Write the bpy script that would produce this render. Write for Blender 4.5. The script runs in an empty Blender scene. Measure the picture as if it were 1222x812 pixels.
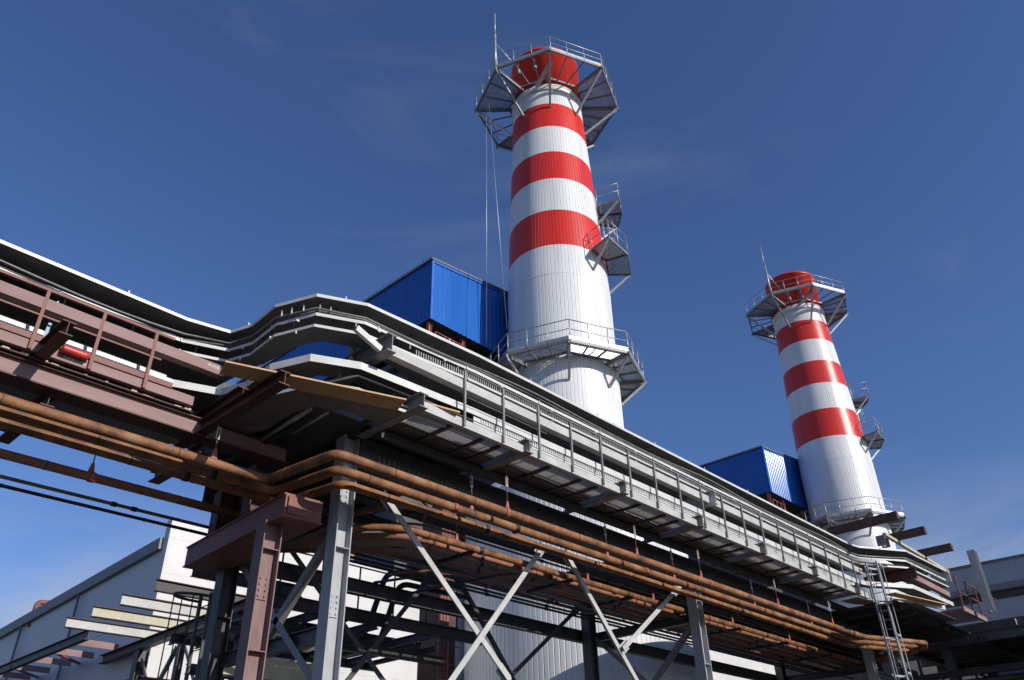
import bpy, math, random
from mathutils import Vector, Matrix
random.seed(7)
R=math.radians
GZ=1.7                       # eye height: every z below is measured from the eye, the ground is z = 0 in the scene
scene=bpy.context.scene
col=scene.collection

# ------------------------------------------------------------------ materials
def mat(name, c1, c2=None, scale=3.0, rough=0.5, metal=0.0, c3=None, detail=6, bump=0.0, bscale=40, stretch=None, spec=0.5, lo=0.35, hi=0.65, coat=0.0, rvar=.12):
    m=bpy.data.materials.new(name); m.use_nodes=True
    nt=m.node_tree; b=nt.nodes['Principled BSDF']
    tc=nt.nodes.new('ShaderNodeTexCoord'); oi=nt.nodes.new('ShaderNodeObjectInfo')
    add=nt.nodes.new('ShaderNodeVectorMath'); add.operation='ADD'
    mul=nt.nodes.new('ShaderNodeVectorMath'); mul.operation='SCALE'
    cmb=nt.nodes.new('ShaderNodeCombineXYZ')
    nt.links.new(oi.outputs['Random'],cmb.inputs[0]); nt.links.new(oi.outputs['Random'],cmb.inputs[1])
    nt.links.new(cmb.outputs[0],mul.inputs[0]); mul.inputs['Scale'].default_value=37.0
    nt.links.new(tc.outputs['Object'],add.inputs[0]); nt.links.new(mul.outputs[0],add.inputs[1])
    src=add.outputs[0]
    if stretch:
        mp=nt.nodes.new('ShaderNodeMapping'); mp.inputs['Scale'].default_value=stretch
        nt.links.new(src,mp.inputs['Vector']); src=mp.outputs[0]
    n=nt.nodes.new('ShaderNodeTexNoise'); n.inputs['Scale'].default_value=scale; n.inputs['Detail'].default_value=detail
    n.inputs['Roughness'].default_value=0.62
    nt.links.new(src,n.inputs['Vector'])
    r=nt.nodes.new('ShaderNodeValToRGB'); cr=r.color_ramp
    cr.elements[0].position=lo; cr.elements[0].color=(*c1,1)
    cr.elements[1].position=hi; cr.elements[1].color=(*(c2 or c1),1)
    if c3:
        e=cr.elements.new(min(.95,hi+0.14)); e.color=(*c3,1)
    nt.links.new(n.outputs['Fac'],r.inputs['Fac']); nt.links.new(r.outputs['Color'],b.inputs['Base Color'])
    b.inputs['Metallic'].default_value=metal
    mr=nt.nodes.new('ShaderNodeMapRange'); mr.inputs['To Min'].default_value=max(.05,rough-rvar); mr.inputs['To Max'].default_value=min(1,rough+rvar)
    nt.links.new(n.outputs['Fac'],mr.inputs['Value']); nt.links.new(mr.outputs[0],b.inputs['Roughness'])
    b.inputs['Specular IOR Level'].default_value=spec
    b.inputs['Coat Weight'].default_value=coat
    if bump:
        n2=nt.nodes.new('ShaderNodeTexNoise'); n2.inputs['Scale'].default_value=bscale; n2.inputs['Detail'].default_value=4
        nt.links.new(add.outputs[0],n2.inputs['Vector'])
        bp=nt.nodes.new('ShaderNodeBump'); bp.inputs['Strength'].default_value=bump; bp.inputs['Distance'].default_value=0.02
        nt.links.new(n2.outputs['Fac'],bp.inputs['Height']); nt.links.new(bp.outputs[0],b.inputs['Normal'])
    return m
def panel_mat(name, c1, c2, sx, sz, axis='x', line=0.55, rough=0.5, size=0.012):
    """cladding sheets with thin joints; axis = horizontal direction along the wall"""
    m=mat(name,c1,c2,scale=.8,rough=rough); nt=m.node_tree; b=nt.nodes['Principled BSDF']
    ramp=[n for n in nt.nodes if n.type=='VALTORGB'][0]
    tc=[n for n in nt.nodes if n.type=='TEX_COORD'][0]
    sep=nt.nodes.new('ShaderNodeSeparateXYZ'); nt.links.new(tc.outputs['Object'],sep.inputs[0])
    cm=nt.nodes.new('ShaderNodeCombineXYZ')
    nt.links.new(sep.outputs[0 if axis=='x' else 1],cm.inputs[0]); nt.links.new(sep.outputs[2],cm.inputs[1])
    br=nt.nodes.new('ShaderNodeTexBrick'); br.offset=0; br.inputs['Scale'].default_value=1
    br.inputs['Brick Width'].default_value=sx; br.inputs['Row Height'].default_value=sz
    br.inputs['Mortar Size'].default_value=size; br.inputs['Mortar Smooth'].default_value=.3
    br.inputs['Color1'].default_value=(1,1,1,1); br.inputs['Color2'].default_value=(.94,.94,.95,1)
    br.inputs['Mortar'].default_value=(line,line,line,1)
    nt.links.new(cm.outputs[0],br.inputs['Vector'])
    mx=nt.nodes.new('ShaderNodeMix'); mx.data_type='RGBA'; mx.blend_type='MULTIPLY'; mx.inputs[0].default_value=1
    nt.links.new(ramp.outputs['Color'],mx.inputs[6]); nt.links.new(br.outputs['Color'],mx.inputs[7])
    nt.links.new(mx.outputs[2],b.inputs['Base Color'])
    return m

M={}
M['white_paint']=mat('white_paint',(.63,.63,.61),(.76,.76,.75),scale=1.6,rough=.36,stretch=(1,1,.07),lo=.3,hi=.55,detail=8)
M['red_paint']=mat('red_paint',(.55,.03,.018),(.68,.034,.019),scale=1.6,rough=.34,stretch=(1,1,.07),lo=.3,hi=.55,detail=8)
M['white_sheet']=mat('white_sheet',(.52,.52,.495),(.62,.62,.595),scale=2.2,rough=.42,c3=(.45,.435,.4),bump=.05,bscale=6)
M['soffit']=mat('shade_toned_soffit_sheet',(.13,.13,.12),(.19,.19,.175),scale=2.0,rough=.55,c3=(.12,.1,.08),bump=.08,bscale=5)  # shade under roof and trays is darkened into this sheet colour
M['grey_sheet']=mat('grey_sheet',(.25,.25,.235),(.33,.33,.31),scale=2.0,rough=.5,metal=.2,c3=(.30,.28,.25),bump=.08,bscale=5)
M['galv']=mat('galvanised_steel',(.34,.35,.36),(.48,.49,.5),scale=7,rough=.45,metal=.55)
M['galv_dark']=mat('weathered_galvanised_steel',(.17,.17,.168),(.26,.26,.25),scale=6,rough=.55,metal=.3)
M['grey_paint']=mat('pale_grey_paint',(.4,.4,.38),(.5,.5,.475),scale=2.5,rough=.5,c3=(.33,.27,.22),bump=.04)
M['col_grey']=mat('column_grey_paint',(.32,.325,.335),(.4,.405,.415),scale=3,rough=.5,c3=(.27,.23,.2),bump=.05)
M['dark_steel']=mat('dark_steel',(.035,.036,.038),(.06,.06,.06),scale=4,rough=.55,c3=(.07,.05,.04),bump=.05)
M['slate_steel']=mat('slate_grey_steel',(.06,.064,.07),(.09,.094,.1),scale=3,rough=.55,c3=(.06,.05,.045))
M['primer']=mat('red_brown_primer',(.17,.058,.045),(.235,.09,.072),scale=3,rough=.62,c3=(.12,.045,.038),bump=.06)
M['primer_dusty']=mat('dusty_primer',(.225,.125,.118),(.30,.195,.186),scale=1.6,rough=.68,c3=(.3,.16,.14),stretch=(.5,1,3),detail=8,bump=.06)
M['primer_col']=mat('dusty_brown_column_primer',(.17,.09,.085),(.25,.165,.16),scale=1.6,rough=.68,c3=(.15,.055,.045),stretch=(3,3,.5),detail=8,bump=.06)
M['primer_dark']=mat('dark_primer',(.06,.024,.02),(.1,.04,.033),scale=3,rough=.65,bump=.05)
M['rust']=mat('rusty_pipe',(.12,.05,.023),(.29,.124,.045),scale=2.4,rough=.68,c3=(.25,.19,.125),lo=.38,hi=.58,detail=9,bump=.25,bscale=30)
M['rust_grey']=mat('grey_brown_pipe',(.19,.13,.09),(.27,.2,.14),scale=2.4,rough=.7,c3=(.33,.15,.06),detail=9,bump=.25,bscale=30)
M['rust_red']=mat('red_brown_pipe',(.21,.085,.05),(.32,.14,.075),scale=2.2,rough=.7,c3=(.3,.2,.13),detail=9,bump=.2,bscale=30)
M['weld']=mat('weld_bead',(.07,.04,.028),(.11,.06,.035),scale=9,rough=.7)
M['clamp']=mat('red_clamp',(.3,.075,.06),(.4,.12,.095),scale=8,rough=.6)
M['black']=mat('black_rubber',(.015,.015,.017),(.03,.03,.03),scale=8,rough=.6)
M['cable']=mat('grey_cable',(.12,.125,.13),(.2,.2,.2),scale=8,rough=.5)
M['blue']=mat('blue_sheet',(.017,.11,.42),(.024,.135,.48),scale=.8,rough=.2,stretch=(1,1,.2),spec=.4,rvar=.04)
M['blue_trim']=mat('blue_trim',(.01,.1,.42),(.014,.12,.5),rough=.4)
M['roofdark']=mat('dark_roof',(.12,.12,.13),(.17,.17,.18),rough=.6)
M['wood']=mat('raw_board',(.45,.26,.12),(.62,.4,.2),scale=3,rough=.7,stretch=(.6,8,8),c3=(.38,.2,.09),detail=8)
M['wall']=panel_mat('pale_wall_sheet',(.58,.567,.545),(.65,.637,.615),3.0,1.15,'x',line=.76)
M['wall_side']=panel_mat('wall_side_sheet',(.56,.56,.56),(.62,.62,.615),6.0,2.6,'y',line=.7,size=.03)
M['fascia']=mat('grey_fascia',(.17,.175,.185),(.22,.225,.235),rough=.55)
M['silo']=mat('white_lagging',(.58,.59,.59),(.68,.68,.67),scale=1.4,rough=.42,stretch=(1,1,.15))
M['boiler']=mat('boiler_casing',(.05,.05,.053),(.075,.075,.078),scale=.8,rough=.6)
M['lagging']=mat('cream_lagging',(.52,.47,.36),(.62,.57,.46),scale=6,rough=.7,bump=.3,bscale=12)
M['hall']=panel_mat('slate_hall_sheet',(.33,.37,.41),(.38,.42,.46),3.0,2.4,'y',line=.75,size=.02)
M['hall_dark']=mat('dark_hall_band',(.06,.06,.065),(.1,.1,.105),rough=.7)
M['red_bottle']=mat('red_bottle',(.5,.03,.03),(.62,.06,.05),rough=.4)
M['bluetag']=mat('blue_grey_clip',(.16,.26,.38),(.25,.36,.48),rough=.5)
M['stencil']=mat('white_stencil',(.8,.8,.78),(.85,.85,.83),rough=.7)
M['timber_yellow']=mat('yellowish_web',(.42,.39,.28),(.52,.485,.36),scale=5,rough=.6,c3=(.42,.36,.22))
M['ground']=mat('gravel_ground',(.045,.042,.038),(.07,.066,.06),scale=.6,rough=.95,c3=(.035,.033,.03),detail=12,bump=.5,bscale=8)

# ------------------------------------------------------------------ mesh builder
ROOTLOC={}
class MB:
    def __init__(s): s.v=[]; s.f=[]; s.m=[]; s.sm=[]
    def quad(s,pts,mi=0,smooth=False):
        b=len(s.v); s.v+=[tuple(p) for p in pts]; s.f.append(tuple(range(b,b+len(pts)))); s.m.append(mi); s.sm.append(smooth); return s
    def box(s,a,b,mi=0):
        x0,y0,z0=[min(a[i],b[i]) for i in range(3)]; x1,y1,z1=[max(a[i],b[i]) for i in range(3)]
        o=len(s.v)
        s.v+=[(x0,y0,z0),(x1,y0,z0),(x1,y1,z0),(x0,y1,z0),(x0,y0,z1),(x1,y0,z1),(x1,y1,z1),(x0,y1,z1)]
        for f in ((0,3,2,1),(4,5,6,7),(0,1,5,4),(1,2,6,5),(2,3,7,6),(3,0,4,7)):
            s.f.append(tuple(o+i for i in f)); s.m.append(mi); s.sm.append(False)
        return s
    def sweep(s,path,prof,up=(0,0,1),mi=0,smooth=False,caps=True,closed=False):
        P=[Vector(p) for p in path]; up=Vector(up); n=len(P); k=len(prof); base=len(s.v)
        for i,p in enumerate(P):
            if closed: t0=(p-P[i-1]).normalized(); t1=(P[(i+1)%n]-p).normalized()
            else:
                t0=(p-P[i-1]).normalized() if i>0 else None
                t1=(P[i+1]-p).normalized() if i<n-1 else None
                if t0 is None: t0=t1
                if t1 is None: t1=t0
            t=(t0+t1)
            t=t.normalized() if t.length>1e-6 else t1
            sd=t.cross(up)
            if sd.length<1e-5: sd=t.cross(Vector((1,0,0)))
            sd.normalize(); vv=sd.cross(t).normalized()
            c=max(.35,t.dot(t1)); bend=(t1-t0)
            for (u,v) in prof:
                q=sd*u+vv*v
                if c<.9999 and bend.length>1e-6:
                    bd=bend.normalized(); q=q+bd*(q.dot(bd))*(1/c-1)
                s.v.append(tuple(p+q))
        rng=n if closed else n-1
        for i in range(rng):
            for j in range(k):
                a=base+i*k+j; b=base+i*k+(j+1)%k; i2=(i+1)%n
                c=base+i2*k+(j+1)%k; d=base+i2*k+j
                s.f.append((a,b,c,d)); s.m.append(mi); s.sm.append(smooth)
        if caps and not closed:
            s.f.append(tuple(base+j for j in range(k))); s.m.append(mi); s.sm.append(False)
            s.f.append(tuple(base+(n-1)*k+j for j in reversed(range(k)))); s.m.append(mi); s.sm.append(False)
        return s
    def tube(s,path,r,n=10,mi=0,up=(0,0,1),closed=False):
        prof=[(r*math.cos(2*math.pi*i/n),r*math.sin(2*math.pi*i/n)) for i in range(n)]
        return s.sweep(path,prof,up,mi,True,True,closed)
    def rod(s,a,b,r,n=6,mi=0):
        d=Vector(b)-Vector(a)
        up=(0,0,1) if abs(d.normalized().z)<.95 else (0,1,0)
        return s.tube([a,b],r,n,mi,up)
    def bar(s,a,b,w,h,up=(0,0,1),mi=0):
        return s.sweep([a,b],[(-w/2,-h/2),(w/2,-h/2),(w/2,h/2),(-w/2,h/2)],up,mi)
    def lathe(s,c,rings,n=32,mi=0,smooth=True,cap=True,mis=None):
        base=len(s.v)
        for (r,z) in rings:
            for j in range(n):
                a=2*math.pi*j/n; s.v.append((c[0]+r*math.cos(a),c[1]+r*math.sin(a),c[2]+z))
        for i in range(len(rings)-1):
            for j in range(n):
                s.f.append((base+i*n+j,base+i*n+(j+1)%n,base+(i+1)*n+(j+1)%n,base+(i+1)*n+j)); s.m.append(mis[i] if mis else mi); s.sm.append(smooth)
        if cap:
            s.f.append(tuple(base+j for j in reversed(range(n)))); s.m.append(mi); s.sm.append(False)
            s.f.append(tuple(base+(len(rings)-1)*n+j for j in range(n))); s.m.append(mi); s.sm.append(False)
        return s
    def build(s,name,mats,parent=None,loc=None):
        if not isinstance(mats,(list,tuple)): mats=[mats]
        root=parent
        if parent is not None:
            while root.parent: root=root.parent
            o=Vector(ROOTLOC[root.name])
        else:
            if loc: o=Vector(loc)+Vector((0,0,GZ))
            else:
                xs=[v[0] for v in s.v]; ys=[v[1] for v in s.v]; zs=[v[2] for v in s.v]
                o=Vector(((min(xs)+max(xs))/2,(min(ys)+max(ys))/2,min(zs)+GZ))
        me=bpy.data.meshes.new(name)
        me.from_pydata([(v[0]-o.x,v[1]-o.y,v[2]+GZ-o.z) for v in s.v],[],s.f)
        for mm in mats: me.materials.append(mm)
        me.polygons.foreach_set('material_index',s.m); me.polygons.foreach_set('use_smooth',s.sm)
        me.update()
        import bmesh
        bm=bmesh.new(); bm.from_mesh(me); bmesh.ops.recalc_face_normals(bm,faces=bm.faces[:]); bm.to_mesh(me); bm.free()
        ob=bpy.data.objects.new(name,me); col.objects.link(ob)
        if parent is not None: ob.parent=parent
        else: ob.location=o; ROOTLOC[ob.name]=tuple(o)
        return ob
def I(w,h,tf=None,tw=None):
    tf=tf or max(.012,h*.07); tw=tw or max(.01,w*.08)
    return [(-w/2,-h/2),(w/2,-h/2),(w/2,-h/2+tf),(tw/2,-h/2+tf),(tw/2,h/2-tf),(w/2,h/2-tf),(w/2,h/2),(-w/2,h/2),(-w/2,h/2-tf),(-tw/2,h/2-tf),(-tw/2,-h/2+tf),(-w/2,-h/2+tf)]
def Csec(w,h,t=.016,flip=1):      # channel, web at u=0, flanges to u = -flip*w
    f=-flip
    return [(0,-h/2),(0,h/2),(f*w,h/2),(f*w,h/2-t),(f*t,h/2-t),(f*t,-h/2+t),(f*w,-h/2+t),(f*w,-h/2)]
def Lsec(w,t=.014): return [(0,0),(w,0),(w,t),(t,t),(t,w),(0,w)]
def thing(name,label,cat,loc,group=None):
    o=bpy.data.objects.new(name,None); col.objects.link(o); o.location=(loc[0],loc[1],loc[2]+GZ); o.empty_display_size=.2
    ROOTLOC[o.name]=(loc[0],loc[1],loc[2]+GZ)
    return tag(o,label,cat,group)
def tag(o,label,cat,group=None,kind='thing'):
    o['label']=label; o['category']=cat; o['kind']=kind
    if group: o['group']=group
    return o
def struct(o,kind='structure'): o['kind']=kind; return o
def copy_tree(o,parent=None):
    c=o.copy(); col.objects.link(c); c.parent=parent
    for ch in list(o.children): copy_tree(ch,c)
    return c
def fillet(pts,r,n=5):
    P=[Vector(p) for p in pts]; out=[P[0]]
    for i in range(1,len(P)-1):
        a=(P[i-1]-P[i]); b=(P[i+1]-P[i]); rr=min(r,a.length*.45,b.length*.45)
        p0=P[i]+a.normalized()*rr; p1=P[i]+b.normalized()*rr
        for k in range(n+1):
            t=k/n; out.append((1-t)**2*p0+2*t*(1-t)*P[i]+t*t*p1)
    out.append(P[-1]); return out

# ------------------------------------------------------------------ ground
g=MB(); g.quad([(-700,-700,-1.7),(900,-700,-1.7),(900,900,-1.7),(-700,900,-1.7)]); struct(g.build('ground',M['ground']))
rd=MB(); rd.quad([(-200,-6,-1.696),(400,-6,-1.696),(400,6,-1.696),(-200,6,-1.696)])
M['asphalt']=mat('asphalt',(.045,.045,.047),(.065,.065,.066),scale=2,rough=.9,bump=.3,bscale=60)
struct(rd.build('road',M['asphalt']))
kb=MB(); kb.box((-200,6,-1.7),(400,6.2,-1.57)); M['kerb']=mat('kerb_stone',(.3,.3,.29),(.36,.36,.35),rough=.8)
struct(kb.build('kerb',M['kerb']))

# ------------------------------------------------------------------ chimneys
CX,CY=28.35,22.2
def shaftR(z):
    if z<25: return 2.79
    return 2.79-(z-25)*(0.61/14.5)
def polar(a,r,z,cx=CX,cy=CY): return (cx+r*math.cos(R(a)),cy+r*math.sin(R(a)),z)
def make_chimney(label):
    t=thing('chimney',label,'chimney',(CX,CY,-1.7),'striped boiler house chimneys')
    # shaft with folded cladding sheets
    N=92; zs=[-1.7,13.0,17.0,21.5,24.55,24.62,26.5,29.0,31.42,33.6,35.78,37.82,39.3]
    band=[0,0,0,0,0,0,1,0,1,0,1,0]
    m=MB(); k=0
    for i,z in enumerate(zs):
        r=shaftR(z)+(.012 if abs(z-24.58)<.05 else 0)
        for j in range(N):
            for (f,dr) in ((0.0,-.016),(.12,-.016),(.18,.0),(.94,.0)):
                a=2*math.pi*(j+f)/N; m.v.append((CX+(r+dr)*math.cos(a),CY+(r+dr)*math.sin(a),z))
    n4=N*4
    for i in range(len(zs)-1):
        for j in range(n4):
            m.f.append((i*n4+j,i*n4+(j+1)%n4,(i+1)*n4+(j+1)%n4,(i+1)*n4+j)); m.m.append(band[i]); m.sm.append(False)
    sh=m.build('shaft',[M['white_paint'],M['red_paint']],t)
    sm=MB()
    for zz in (24.58,):
        sm.lathe((CX,CY,0),[(shaftR(zz)+.004,zz-.03),(shaftR(zz)+.02,zz-.02),(shaftR(zz)+.02,zz+.02),(shaftR(zz)+.004,zz+.03)],64,cap=False)
    sm.build('seam_ring',M['white_paint'],t)
    # cap
    m=MB(); m.lathe((CX,CY,0),[(2.2,39.5),(2.2,42.95),(2.24,42.96),(2.24,43.12),(2.05,43.14),(2.0,42.2)],64,cap=True)
    cap=m.build('cap',M['red_paint'],t)
    m=MB(); m.lathe((CX,CY,0),[(2.1,39.05),(2.27,39.05),(2.27,39.55),(2.1,39.55)],64,cap=False)
    m.build('flange_ring',M['white_paint'],t)
    corners=[-137+45*k for k in range(8)]
    def platform(zd,Ro,Ri,strut_z,name,fullgrate):
        fr=MB()
        def loop(r): return [polar(a,r,zd) for a in corners]
        L=loop(Ro-.03)
        fr.sweep(L,[(-.045,-.1),(.045,-.1),(.045,.06),(-.045,.06)],closed=True)
        L=loop(Ri+.10); fr.sweep(L,[(-.035,-.09),(.035,-.09),(.035,.03),(-.035,.03)],closed=True)
        for a in corners:                      # radial brackets
            fr.bar(polar(a,Ri-.25,zd-.13),polar(a,Ro+.1,zd-.13),.14,.2)
        for k in range(8):
            a0=corners[k]; a1=a0+45
            for f in (1/3,2/3):
                p=Vector(polar(a0,Ro-.05,zd-.04)).lerp(Vector(polar(a1,Ro-.05,zd-.04)),f)
                q=Vector(polar(a0,Ri+.1,zd-.04)).lerp(Vector(polar(a1,Ri+.1,zd-.04)),f)
                fr.bar(q,p,.05,.09)
        pf=fr.build(name,M['galv_dark'],t)
        for k in range(8):                      # grating strips, some bays carry it
            gm=MB(); full=fullgrate[k]
            if not full and Ro>4.4: continue
            a0=corners[k]; a1=a0+45; nst=int((Ro-Ri)/(.075 if full else .07))
            for i in range(nst):
                r=Ri+.12+(Ro-Ri-.2)*i/(nst-1)
                gm.bar(polar(a0,r,zd+.03),polar(a1,r,zd+.03),.04 if full else .012,.03)
            for f in (0,.5,1):
                P_=Vector(polar(a0,Ri+.12,zd+.03)).lerp(Vector(polar(a1,Ri+.12,zd+.03)),f); Q_=Vector(polar(a0,Ro-.08,zd+.03)).lerp(Vector(polar(a1,Ro-.08,zd+.03)),f)
                gm.bar(P_,Q_,.03,.034)
            gm.build('deck_grating',M['galv'],pf)
        km=MB(); kk=[polar(a,Ro,zd+.14) for a in corners]
        km.sweep(kk,[(-.008,-.1),(.008,-.1),(.008,.1),(-.008,.1)],closed=True)
        km.build('kick_plate',M['galv'],pf)
        for k in range(8):
            a0,a1=corners[k],corners[k]+45
            A=Vector(polar(a0,Ro,zd)); B=Vector(polar(a1,Ro,zd))
            for f in (.02,1/3,2/3):
                p=A.lerp(B,f); rl=MB(); rl.rod(p,p+Vector((0,0,1.15)),.026,5); rl.build('railing_post',M['galv'],pf)
        for h,r in ((1.15,.028),(.62,.022)):
            q=MB(); q.tube([polar(a,Ro,zd+h) for a in corners],r,6,closed=True); q.build('rail',M['galv'],pf)
        for a in corners:
            q=MB(); q.bar(polar(a,Ro-.02,zd-.2),polar(a,shaftR(strut_z)+.02,strut_z),.12,.12); q.build('strut',M['galv'],pf)
        return pf
    platform(39.9,4.58,2.35,37.45,'top_platform',[0,1,1,1,1,0,1,0])
    platform(19.65,4.15,2.95,18.25,'lower_platform',[0,1,1,1,1,1,1,0])
    # side landings
    def landing(z,a0,a1,ri,ro,name):
        m=MB()
        n=2
        aa=[a0+(a1-a0)*i/n for i in range(n+1)]
        for i in range(n):
            p=[polar(aa[i],ri,z),polar(aa[i+1],ri,z),polar(aa[i+1],ro,z),polar(aa[i],ro,z)]
            m.sweep(p,[(-.03,-.08),(.03,-.08),(.03,.05),(-.03,.05)],closed=True)
            for k in range(16):
                r=ri+(ro-ri)*(k+.5)/16
                m.bar(polar(aa[i],r,z+.02),polar(aa[i+1],r,z+.02),.05,.03)
        lp=m.build(name,M['galv_dark'],t)
        r_=MB(); edge=[polar(a0,ri,z),polar(a0,ro,z)]+[polar(a,ro,z) for a in aa[1:]]+[polar(a1,ri,z)]
        for i in range(len(edge)-1):
            A,B=Vector(edge[i]),Vector(edge[i+1]); nn=max(1,int((B-A).length/.8))
            for k in range(nn+1):
                p=A.lerp(B,k/nn); r_.rod(p,p+Vector((0,0,1.25)),.024,5)
        for h in (1.25,.68): r_.tube([Vector(p)+Vector((0,0,h)) for p in edge],.024,5)
        r_.build('railing',M['galv'],lp)
        for a in (a0,a1):
            q=MB(); q.bar(polar(a,ro-.05,z-.06),polar(a,shaftR(z-1.3)+.01,z-1.35),.11,.11); q.build('strut',M['galv'],lp)
    landing(26.5,-99,-46,2.86,4.12,'middle_landing')
    landing(30.6,-70,-34,2.66,3.95,'upper_landing')
    lad=MB()
    for (z0,z1,a) in ((26.5,30.6,-50),(30.6,39.2,-12),(19.7,25.9,-12)):
        for da in (-4.2,4.2):
            lad.rod(polar(a+da,shaftR(z0)+.2,z0),polar(a+da,shaftR(z1)+.2,z1+.9),.03,5)
        nz=int((z1-z0)/.3)
        for i in range(nz):
            z=z0+(i+.5)*(z1-z0)/nz; lad.rod(polar(a-4.2,shaftR(z)+.2,z),polar(a+4.2,shaftR(z)+.2,z),.018,4)
        z=z0+2.2
        while z<z1:
            c=Vector(polar(a,shaftR(z)+.2,z)); u=(c-Vector((CX,CY,z))).normalized(); w=Vector((-u.y,u.x,0))
            lad.tube([c+w*.33*math.cos(R(q))+u*(.62*math.sin(R(q))) for q in range(0,181,30)],.02,4); z+=.75
        for q in (30,90,150):
            pz=[]
            for z in (z0+2.2,z1):
                c=Vector(polar(a,shaftR(z)+.2,z)); u=(c-Vector((CX,CY,z))).normalized(); w=Vector((-u.y,u.x,0))
                pz.append(c+w*.33*math.cos(R(q))+u*(.62*math.sin(R(q))))
            if (pz[1]-pz[0]).length>.5: lad.rod(pz[0],pz[1],.014,4)
    lad.build('caged_ladder',M['galv'],t)
    # lightning rod with stay, and lamps on the top platform
    m=MB(); b=polar(178,4.62,39.9); 
    m.tube([b,(b[0],b[1],43.0)],.075,8,up=(0,1,0)); m.tube([(b[0],b[1],43.0),(b[0],b[1],45.1)],.045,6,up=(0,1,0))
    m.rod((b[0],b[1],42.2),polar(178,2.2,41.4),.04,5)
    m.build('lightning_rod',M['galv'],t)
    for a in (-150,-165):
        m=MB(); p=Vector(polar(a,4.0,39.9)); m.rod(p,p+Vector((0,0,-.5)),.03,5); m.lathe(tuple(p+Vector((0,0,-.95))),[(.05,0),(.13,.08),(.13,.36),(.06,.46)],10); m.build('warning_lamp',M['galv_dark'],t)
    m=MB(); p0=Vector(polar(-155,2.5,39.2)); p1=Vector(polar(-135,3.9,39.6)); m.bar(p0,p1,.25,.12); m.build('service_tray',M['galv'],t)
    return t
ch=make_chimney('nearer and taller looking white chimney with red bands rising behind the gallery')
ch2=copy_tree(ch); ch2.location=(62.75,21.65,0)
# lower drum round the foot of the nearer chimney
m=MB(); N=150
rr=[(5.0,-1.7),(5.0,12.6),(4.6,13.1),(2.85,13.9)]
for (r,z) in rr:
    for j in range(N):
        for (f,dr) in ((0,-.014),(.12,-.014),(.2,0),(.92,0)):
            a=2*math.pi*(j+f)/N; m.v.append((CX+(r+dr)*math.cos(a),CY+(r+dr)*math.sin(a),z))
for i in range(len(rr)-1):
    for j in range(N*4):
        m.f.append((i*N*4+j,i*N*4+(j+1)%(N*4),(i+1)*N*4+(j+1)%(N*4),(i+1)*N*4+j)); m.m.append(0); m.sm.append(False)
m.build('lower_drum',M['silo'],ch)
ch2['label']='farther and smaller looking white chimney with red bands at the right'
for wname,a,b in (('plumb_wire',(24.4,23.8,39.8),(24.3,23.8,21.0)),('plumb_wire',(24.75,24.0,39.8),(25.3,23.3,22.0))):
    m=MB(); m.rod(a,b,.018,4); o=m.build(wname,M['galv'])
    tag(o,'thin wire hanging plumb from the top platform of the big chimney' if a[0]==24.4 else 'thin wire slanting in from the top platform to the big chimney foot','wire')

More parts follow.
